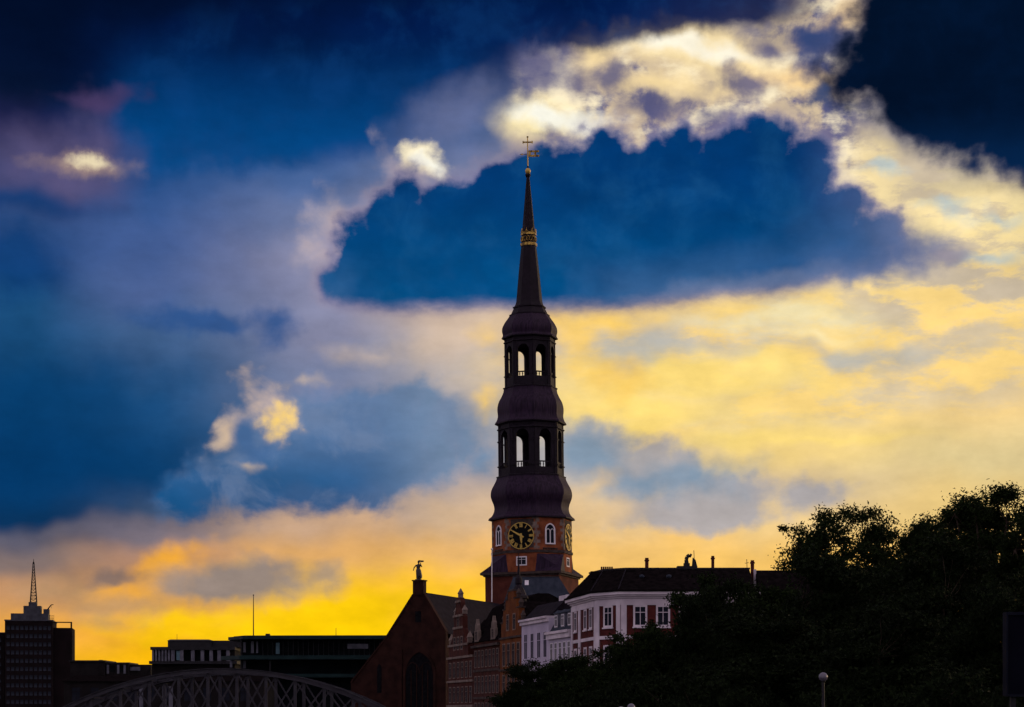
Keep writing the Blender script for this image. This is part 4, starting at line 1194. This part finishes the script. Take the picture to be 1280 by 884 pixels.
jb.tube((jx(60.5), 8, wz(754.5, BYY)), (jx(63.5), 8, wz(753.8, BYY)), 0.2, 0.14, 6)
jb.tube((jx(60.5), 8, wz(754.5, BYY)), (jx(61), 8, wz(758.5, BYY)), 0.07, 0.07, 5)
jb.build('roof_hoist', 'dark_metal', tb)
rl = MB()
for i in range(7):
    x = jx(59 + i)
    rl.tube((x, 5, zt + 0.4), (x, 5, wz(768, BYY)), 0.05, 0.05, 4)
for y in (768, 772):
    rl.tube((jx(59), 5, wz(y, BYY)), (jx(65), 5, wz(y, BYY)), 0.05, 0.05, 4)
rl.build('roof_railing', 'dark_metal', tb)

wg = empty('brick_office', (wx(-60, 760), 760, 0))
tag(wg, 'lower dark office wing cut off by the left edge, beside the tower block', 'office building')
MB().box(0, wx(5.5, 760) - wx(-60, 760), 0, 20, 0, wz(791.5, 760)).build('wall', 'block_brick', wg)
MB().box(-0.2, wx(5.5, 760) - wx(-60, 760) + 0.1, -0.3, 20, wz(791.5, 760) + 0.003, wz(790.5, 760)).build('parapet', 'grey_metal', wg)
for i in range(8):
    for j in range(8):
        window(wg, 2 + j * 2.3, wz(791.5, 760) - 2.6 - i * 3.1, 1.2, 1.5, frame='block_brick', style='plain', glass='block_glass', t=0.1)

# low dark building right of the tower block
lw = empty('low_flat_building', (wx(88, 600), 600, 0))
S6 = 600 / F
tag(lw, 'low flat-roofed dark building between the tower block and the pillared building', 'building')
x2 = lambda p: (p - 88) * S6
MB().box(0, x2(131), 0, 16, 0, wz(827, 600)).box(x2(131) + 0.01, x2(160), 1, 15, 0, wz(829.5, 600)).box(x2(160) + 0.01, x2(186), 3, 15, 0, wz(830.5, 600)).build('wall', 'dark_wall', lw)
MB().box(-0.4, x2(131) + 0.3, -0.5, 16, wz(827, 600) + 0.003, wz(825.5, 600)).box(x2(131) + 0.35, x2(160) + 0.3, 0.5, 15, wz(829.5, 600) + 0.003, wz(828, 600)).build('roof_slab', 'dark_metal', lw)
for p in (134, 147, 155):
    MB().box(x2(p) - 0.32, x2(p) + 0.32, 0.8, 0.997, wz(842, 600), wz(831, 600)).build('wall_panel', 'pale_panel', lw)
windows_grid(lw, [x2(140), x2(151)], [wz(836, 600)], 1.5, 2.0, frame='dark_wall', style='plain', glass='black_glass', t=0.1, y=1.0)
MB().box(x2(120), x2(124), 4, 6, wz(825.5, 600) + 0.003, wz(824.5, 600)).build('roof_hatch', 'dark_metal', lw)
MB().box(x2(160.5), x2(173), 2.6, 2.997, wz(838, 600), wz(833.5, 600)).build('wall_panel', 'pale_panel', lw)

# building with a pillared top storey
PY4 = 480.0
S4 = PY4 / F
pb = empty('pillared_building', (wx(188, PY4), PY4, 0))
tag(pb, 'pale building with pillars under its flat roof, left of the long glass office', 'building')
x4 = lambda p: (p - 188) * S4
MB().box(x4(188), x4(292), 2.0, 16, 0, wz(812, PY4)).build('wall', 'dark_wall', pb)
MB().box(x4(186), x4(296), 0.2, 15, wz(830, PY4), wz(826.3, PY4)).build('terrace_slab', 'dark_metal', pb)
MB().box(x4(187), x4(293), 0.8, 15.5, wz(812.3, PY4) + 0.003, wz(808.5, PY4)).build('roof_slab', 'dark_metal', pb)
MB().box(x4(207), x4(262), 3, 14, wz(808.5, PY4) + 0.003, wz(800.5, PY4)).build('upper_storey', 'dark_metal', pb)
ro = MB().loft([[(x4(206), 2.8, wz(800.5, PY4) + 0.003), (x4(264), 2.8, wz(800.5, PY4) + 0.003), (x4(264), 14, wz(800.5, PY4) + 0.003), (x4(206), 14, wz(800.5, PY4) + 0.003)], [(x4(209), 4, wz(798.6, PY4)), (x4(258), 4, wz(798.6, PY4)), (x4(258), 12, wz(798.6, PY4)), (x4(209), 12, wz(798.6, PY4))]])
ro.build('upper_roof', 'dark_metal', pb)
for i, p in enumerate([190, 194, 198, 202, 206, 210, 215, 226, 240, 252, 263, 273, 284]):
    w_ = 0.22 if p < 212 else 0.42
    MB().box(x4(p) - w_, x4(p) + w_, 1.1, 1.7, wz(826.3, PY4) + 0.003, wz(812.3, PY4)).build('pillar', 'pale_panel', pb)
windows_grid(pb, [x4(p) for p in (220, 233, 246, 257.5, 268, 278.5)], [wz(819.3, PY4)], 1.35, 2.2, frame='dark_wall', style='plain', glass='black_glass', t=0.08, y=2.0)
MB().box(x4(219), x4(224), 1.6, 1.99, wz(825, PY4), wz(813, PY4)).build('wall_panel', 'blue_panel', pb)
tu = MB().tube((x4(216), 6, wz(800, PY4)), (x4(216), 6, wz(791.5, PY4)), 0.06, 0.04, 6); tu.build('roof_aerial', 'dark_metal', pb)
MB().box(x4(262) + 0.01, x4(300), 4, 13, wz(808.5, PY4) + 0.003, wz(800, PY4)).build('stair_head', 'dark_metal', pb)

# long glass office with green bands
OY = 430.0
S5 = OY / F
ob = empty('glass_office', (wx(282, OY), OY, 0), R(-2.0))
tag(ob, 'long flat-roofed dark glass office with green bands between the storeys, left of the church front', 'office building')
x5 = lambda p: (p - 282) * S5
z5 = lambda y: wz(y, OY)
MB().box(x5(300), x5(500), 3.0, 22, 0, z5(799) - 0.003).build('core', 'black_glass', ob)
rs = MB().prism([(x5(279), 6), (x5(304), 0.0), (x5(505), 0.0), (x5(505), 23), (x5(282), 23)], z5(799), z5(795.2)); rs.build('roof_slab', 'green_glass', ob)
MB().prism([(x5(286), 6.2), (x5(305), 1.0), (x5(504), 1.0), (x5(504), 22), (x5(286), 22)], z5(795.2) + 0.003, z5(794.2)).build('roof_deck', 'dark_metal', ob)
for ya, yb, lx in ((824.5, 819.5, 270), (847, 842.5, 268)):
    MB().prism([(x5(lx), 5.5), (x5(300), -0.8), (x5(505), -0.8), (x5(505), 2.99), (x5(lx + 4), 6)], z5(ya), z5(yb)).build('balcony_band', 'green_glass', ob)
for p, w_, y0, y1, m in ((303, 3.0, 815, 802, 'pale_panel'), (313, 3.4, 816, 801, 'pale_panel'), (319, 2.0, 816, 801, 'pale_panel'), (345, 4.5, 817, 803, 'blue_panel'), (446, 26, 810.5, 804.5, 'pale_panel'),
                         (266 + 20, 3.0, 834, 824.7, 'pale_panel'), (303, 3.6, 835, 824.7, 'pale_panel')):
    MB().box(x5(p - w_ / 2), x5(p + w_ / 2), 2.7, 2.997, z5(y0), z5(y1)).build('wall_panel', m, ob)
mu = MB()
for i in range(26):
    p = 326 + i * 6.4
    mu.box(x5(p) - 0.06, x5(p) + 0.06, 2.8, 2.996, z5(819.4), z5(799) - 0.004)
mu.build('mullions', 'dark_metal', ob)
MB().box(x5(299), x5(301), 1.6, 2.0, z5(842.4), z5(799.1)).box(x5(336), x5(338), 0.8, 1.2, z5(842.4), z5(824.6)).build('column', 'dark_metal', ob)
MB().box(x5(326.5), x5(331.5), 6, 7.2, z5(794.2) + 0.003, z5(790.8)).build('roof_box', 'dark_metal', ob)
MB().tube((x5(416.2), 6, z5(794.3)), (x5(416.2), 6, z5(783.5)), 0.07, 0.05, 6).build('roof_aerial', 'dark_metal', ob)
o = MB().tube((0, 0, 0), (0, 0, z5(743.5) - z5(794.2)), 0.13, 0.07, 8).ball((0, 0, z5(743.3) - z5(794.2)), 0.15).build('flagpole', 'dark_metal', None, loc=(wx(316.8, OY + 2), OY + 2, z5(794.2)))
tag(o, 'tall thin dark flagpole on the flat roof of the long glass office', 'flagpole')

# dark low warehouse behind the bridge
wr = empty('warehouse', (wx(80, 330), 330, 0))
tag(wr, 'low dark warehouse with a shallow roof behind the left end of the arched bridge', 'warehouse')
xw = lambda p: (p - 80) * 330 / F
MB().box(0, xw(330), 0, 18, 0, wz(852, 330)).build('wall', 'dark_wall', wr)
MB().loft([[(-0.3, -0.4, wz(852, 330) + 0.003), (xw(332), -0.4, wz(852, 330) + 0.003), (xw(332), 18.4, wz(852, 330) + 0.003), (-0.3, 18.4, wz(852, 330) + 0.003)], [(0.3, 8, wz(843, 330)), (xw(330), 8, wz(843, 330)), (xw(330), 10, wz(843, 330)), (0.3, 10, wz(843, 330))]]).build('roof', 'roof_dark', wr)
windows_grid(wr, [2 + 3.1 * i for i in range(10)], [wz(868, 330)], 1.3, 2.2, frame='dark_wall', style='cross', t=0.12)
for p in (174, 203, 211):
    MB().box(xw(p), xw(p + 5), -0.08, -0.003, wz(884, 330), wz(858, 330)).build('wall_panel', 'pale_panel', wr)

# ------------------------------------------------------------------ arched truss bridge
AY = 180.0
AS = AY / F
br = empty('arch_bridge', (wx(278, AY), AY, 0))
tag(br, 'steel arch bridge with crossed lattice bracing along the bottom left', 'bridge')
def arch_truss(y, parent):
    half, rise = 200 * AS, 49 * AS
    Rr = (half * half + rise * rise) / (2 * rise)
    ztop = wz(838.5, AY)
    top = lambda x: ztop - (Rr - math.sqrt(Rr * Rr - x * x))
    zb = wz(893, AY) - 1.0
    n = 48
    ch_ = MB()
    xs = [-half + 2 * half * i / n for i in range(n + 1)]
    for a, b in zip(xs, xs[1:]):
        ch_.bar((a, y, top(a)), (b, y, top(b)), 0.34, 0.5)
        ch_.bar((a, y - 0.02, top(a) + 0.20), (b, y - 0.02, top(b) + 0.20), 0.055, 0.74)
        ch_.bar((a, y - 0.02, top(a) - 0.20), (b, y - 0.02, top(b) - 0.20), 0.055, 0.66)
    ch_.build('arch_chord', 'bridge', parent)
    lo = MB()
    low = lambda x: max(zb, top(x) - 5.6)
    for a, b in zip(xs, xs[1:]):
        lo.bar((a, y, zb), (b, y, zb), 0.4, 0.5)
    lo.build('tie_chord', 'bridge', parent)
    wb = MB()
    k = 11
    px_ = [-half + 2 * half * i / k for i in range(k + 1)]
    for a, b in zip(px_, px_[1:]):
        if top(a) - zb > 0.8:
            wb.bar((a, y, zb), (a, y, top(a)), 0.26, 0.24)
        m_ = (a + b) / 2
        wb.bar((a, y - 0.05, top(a) - 0.1), (b, y - 0.05, max(zb, zb)), 0.15, 0.08)
        wb.bar((a, y + 0.05, zb), (b, y + 0.05, top(b) - 0.1), 0.15, 0.08)
    wb.build('lattice', 'bridge', parent)
    return top, xs
top, xs = arch_truss(0.0, br)
arch_truss(7.5, br)
dk = MB().box(-200 * AS - 6, 200 * AS + 6, 0.4, 7.1, wz(893, AY) - 1.9, wz(893, AY) - 1.25)
dk.build('deck', 'ground', br)
bc = MB()
for i in range(4, 45, 4):
    bc.box(xs[i] - 0.08, xs[i] + 0.08, 0.26, 7.24, top(xs[i]) - 0.1, top(xs[i]) + 0.1)
bc.build('cross_bracing', 'bridge', br)
ab = MB()
for s in (-1, 1):
    xa, xb = sorted((s * (200 * AS - 0.6), s * (200 * AS + 5)))
    ab.box(xa, xb, -0.6, 8.1, -3.0 - 1.2, wz(893, AY) - 1.903)
ab.build('abutment', 'quay', br)

# ------------------------------------------------------------------ trees
def tree_meshes(seed, rx, ry, rz, nclump, nleaf, leaf, trunk_h, lm):
    """leafy crown (clumps of leaf-sized faces round branch tips) and the trunk with its limbs; crown centre at trunk_h + rz"""
    rnd = random.Random(seed)
    cz = trunk_h + rz * 0.8
    tips = []
    while len(tips) < nclump:
        d = Vector((rnd.gauss(0, 1), rnd.gauss(0, 1), rnd.gauss(0, 1))).normalized()
        rr = rnd.uniform(0.35, 1.0) ** 0.55
        lump = 0.80 + 0.26 * math.sin(4.1 * d.x + seed) * math.cos(3.3 * d.z + seed * 1.7) + 0.16 * math.sin(6.0 * d.y + 2 * d.z + seed)
        p = Vector((d.x * rx, d.y * ry, d.z * rz * (1.0 if d.z > 0 else 0.8))) * rr * lump
        tips.append(p + Vector((0, 0, cz)))
    tr = MB()
    base_r = 0.045 * rx + 0.12
    tr.loft([[(r * math.cos(2 * math.pi * j / 9) + ox, r * math.sin(2 * math.pi * j / 9), z) for j in range(9)] for r, z, ox in ((base_r * 1.5, 0, 0), (base_r, 0.7, 0.02), (base_r * 0.85, trunk_h * 0.6, 0.08), (base_r * 0.7, trunk_h, 0.02), (base_r * 0.35, cz, -0.1))])
    nl = 8
    limbs = []
    for k in range(nl):
        a = 2 * math.pi * k / nl + rnd.uniform(-0.3, 0.3)
        e = Vector((math.cos(a) * rx * 0.5, math.sin(a) * ry * 0.5, cz + rnd.uniform(-0.3, 0.5) * rz))
        s = Vector((0, 0, trunk_h * rnd.uniform(0.7, 1.15)))
        mid = (s + e) / 2 + Vector((0, 0, -0.25 * rz * rnd.random()))
        tr.tube(s, mid, base_r * 0.42, base_r * 0.3, 6)
        tr.tube(mid, e, base_r * 0.3, base_r * 0.16, 6)
        limbs += [(mid, base_r * 0.25), (e, base_r * 0.16)]
    for p in tips:
        b, r = min(limbs, key=lambda q: (q[0] - p).length)
        m_ = (b + p) / 2 + Vector((rnd.uniform(-.2, .2), rnd.uniform(-.2, .2), -0.1))
        tr.tube(b, m_, r * 0.5, r * 0.32, 4)
        tr.tube(m_, p, r * 0.32, 0.015, 4)
    cm = bpy.data.meshes.new('crown')
    vs, fs = [], []
    for p in tips:
        cr_ = rnd.uniform(0.5, 1.3) * 0.2 * (rx + rz) / 2
        tw = rnd.uniform(0.55, 0.8)
        out = (p - Vector((0, 0, cz))).normalized()
        for _ in range(int(nleaf * (cr_ ** 1.3))):
            q = Vector((rnd.gauss(0, 0.45), rnd.gauss(0, 0.45), rnd.gauss(0, 0.45) * tw)) * cr_ + p
            n_ = (Vector((rnd.gauss(0, 1), rnd.gauss(0, 1), rnd.gauss(0.5, 1))) + out * 0.6).normalized()
            u = n_.orthogonal().normalized()
            u = (Matrix.Rotation(rnd.uniform(0, 6.28), 3, n_) @ u) * leaf * rnd.uniform(0.6, 1.25)
            v_ = n_.cross(u) * 0.55
            k = len(vs)
            vs += [q - u, q - v_ * 0.9 + n_ * 0.02, q + u - n_ * leaf * 0.25, q + v_ * 0.9 + n_ * 0.02]
            fs.append((k, k + 1, k + 2, k + 3))
    cm.from_pydata([tuple(p) for p in vs], [], fs)
    cm.materials.append(lm)
    return cm, tr.mesh('trunk', MT['bark'], True)

SPEC = {      # seed, half widths, half height, clumps, leaves, leaf size, trunk height
    'spreading': (3, 4.9, 4.4, 3.3, 84, 400, 0.105, 9.4, LEAF[0]),
    'tall': (14, 4.4, 4.2, 4.3, 120, 420, 0.11, 8.6, LEAF[0]),
    'round': (8, 4.2, 4.0, 3.8, 150, 460, 0.12, 3.6, LEAF[0]),
    'dense': (21, 4.2, 3.8, 4.0, 170, 520, 0.12, 3.4, LEAF[1]),
    'bush': (33, 3.4, 3.0, 2.0, 110, 480, 0.11, 0.7, LEAF[1]),
}
KINDS = {k: tree_meshes(*v) for k, v in SPEC.items()}
SIZES = {k: (v[1], v[7] + v[3] * 1.8) for k, v in SPEC.items()}

def tree(kind, px_, ytop, half_px, Y, rot, label, name='broadleaf_tree', cat='tree', group='trees at the right'):
    """half_px: half width of the crown on the photo, ytop: its highest row"""
    r0, h0 = SIZES[kind]
    sx = half_px / F * Y / (r0 * 0.98)
    sz = wz(ytop, Y) / (h0 * 0.97)
    t = empty(name, (wx(px_, Y), Y, 0), rot)
    t.scale = (sx, sx, sz)
    tag(t, label, cat, group)
    cm, tm = KINDS[kind]
    link('crown', cm, t)
    link('trunk', tm, t)
    return t

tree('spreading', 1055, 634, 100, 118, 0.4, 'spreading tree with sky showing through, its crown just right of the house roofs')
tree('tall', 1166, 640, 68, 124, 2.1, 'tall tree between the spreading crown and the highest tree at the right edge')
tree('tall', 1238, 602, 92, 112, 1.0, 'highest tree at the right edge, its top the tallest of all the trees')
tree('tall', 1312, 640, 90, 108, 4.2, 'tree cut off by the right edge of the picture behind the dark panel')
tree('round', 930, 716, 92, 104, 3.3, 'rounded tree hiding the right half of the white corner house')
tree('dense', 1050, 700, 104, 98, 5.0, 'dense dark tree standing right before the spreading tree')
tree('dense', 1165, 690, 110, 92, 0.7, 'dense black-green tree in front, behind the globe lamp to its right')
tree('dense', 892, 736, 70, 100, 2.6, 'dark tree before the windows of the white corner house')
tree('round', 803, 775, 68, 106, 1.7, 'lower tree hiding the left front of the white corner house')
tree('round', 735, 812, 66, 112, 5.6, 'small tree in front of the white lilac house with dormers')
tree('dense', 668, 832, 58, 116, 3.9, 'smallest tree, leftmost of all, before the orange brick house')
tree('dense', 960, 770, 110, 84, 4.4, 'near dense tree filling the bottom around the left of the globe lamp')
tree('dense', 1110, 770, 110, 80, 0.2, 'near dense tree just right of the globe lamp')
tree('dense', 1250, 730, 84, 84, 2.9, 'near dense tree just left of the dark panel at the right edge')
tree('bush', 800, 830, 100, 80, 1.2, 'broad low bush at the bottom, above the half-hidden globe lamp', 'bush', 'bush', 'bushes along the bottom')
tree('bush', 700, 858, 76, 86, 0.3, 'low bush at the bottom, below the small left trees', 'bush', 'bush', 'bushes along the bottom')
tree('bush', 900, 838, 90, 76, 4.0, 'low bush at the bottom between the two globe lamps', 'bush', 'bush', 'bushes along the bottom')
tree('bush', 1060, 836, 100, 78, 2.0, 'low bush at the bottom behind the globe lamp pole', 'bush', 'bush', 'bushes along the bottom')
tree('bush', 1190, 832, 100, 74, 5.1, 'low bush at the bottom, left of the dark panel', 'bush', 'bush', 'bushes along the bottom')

tree('bush', 1290, 846, 90, 66, 3.1, 'low bush in the bottom right corner under the dark panel', 'bush', 'bush', 'bushes along the bottom')

# ------------------------------------------------------------------ globe lamps
def globe_lamp(px_, yc, r_px, Y, label):
    t = empty('street_lamp', (wx(px_, Y), Y, 0))
    tag(t, label, 'street lamp', 'globe street lamps')
    zc = wz(yc, Y)
    r = r_px / F * Y
    MB().ball((0, 0, zc), r, n=24, k=16).build('lamp_globe', 'globe', t, smooth=True)
    p = MB().tube((0, 0, 0.5), (0, 0, zc - r * 1.25), 0.06, 0.045, 12)
    p.tube((0, 0, 0), (0, 0, 0.5), 0.11, 0.09, 12)
    p.build('pole', 'dark_metal', t)
    c = MB().loft([ring(0, 0, zc - r * 1.25, 0.06, 0.06), ring(0, 0, zc - r * 1.1, r * 0.55, r * 0.55), ring(0, 0, zc - r * 0.85, r * 0.6, r * 0.6)])
    c.build('collar', 'dark_metal', t)
    return t
globe_lamp(1029, 846.2, 5.6, 62, 'white globe street lamp on a slim pole in front of the dark trees')
globe_lamp(789, 884.5, 5.0, 66, 'white globe street lamp with only its top showing at the bottom edge')
globe_lamp(776.5, 888, 5.0, 70, 'lower globe street lamp barely peeping over the bottom edge, left of its twin')

# ------------------------------------------------------------------ dark panel at the right edge
DY = 58.0
pn = empty('display_panel', (wx(1282, DY), DY, 0), R(-1))
tag(pn, 'large dark navy panel with a paler rim, cut off by the right edge', 'panel')
xp = lambda p: (p - 1282) / F * DY
MB().box(xp(1260), xp(1330), 0, 0.4, wz(868, DY), wz(769, DY)).build('panel_board', 'navy', pn)
fr = MB().box(xp(1257.5), xp(1260) - 0.002, -0.06, 0.42, wz(870, DY), wz(765, DY)).box(xp(1260), xp(1330), -0.06, 0.42, wz(769, DY) + 0.002, wz(765, DY)).box(xp(1260), xp(1330), -0.06, 0.42, wz(871, DY), wz(868, DY) - 0.002)
fr.build('panel_frame', 'navy_edge', pn)
for p in (1268, 1318):
    MB().box(xp(p) - 0.07, xp(p) + 0.07, 0.1, 0.3, 0, wz(871, DY) - 0.003).build('post', 'dark_metal', pn)
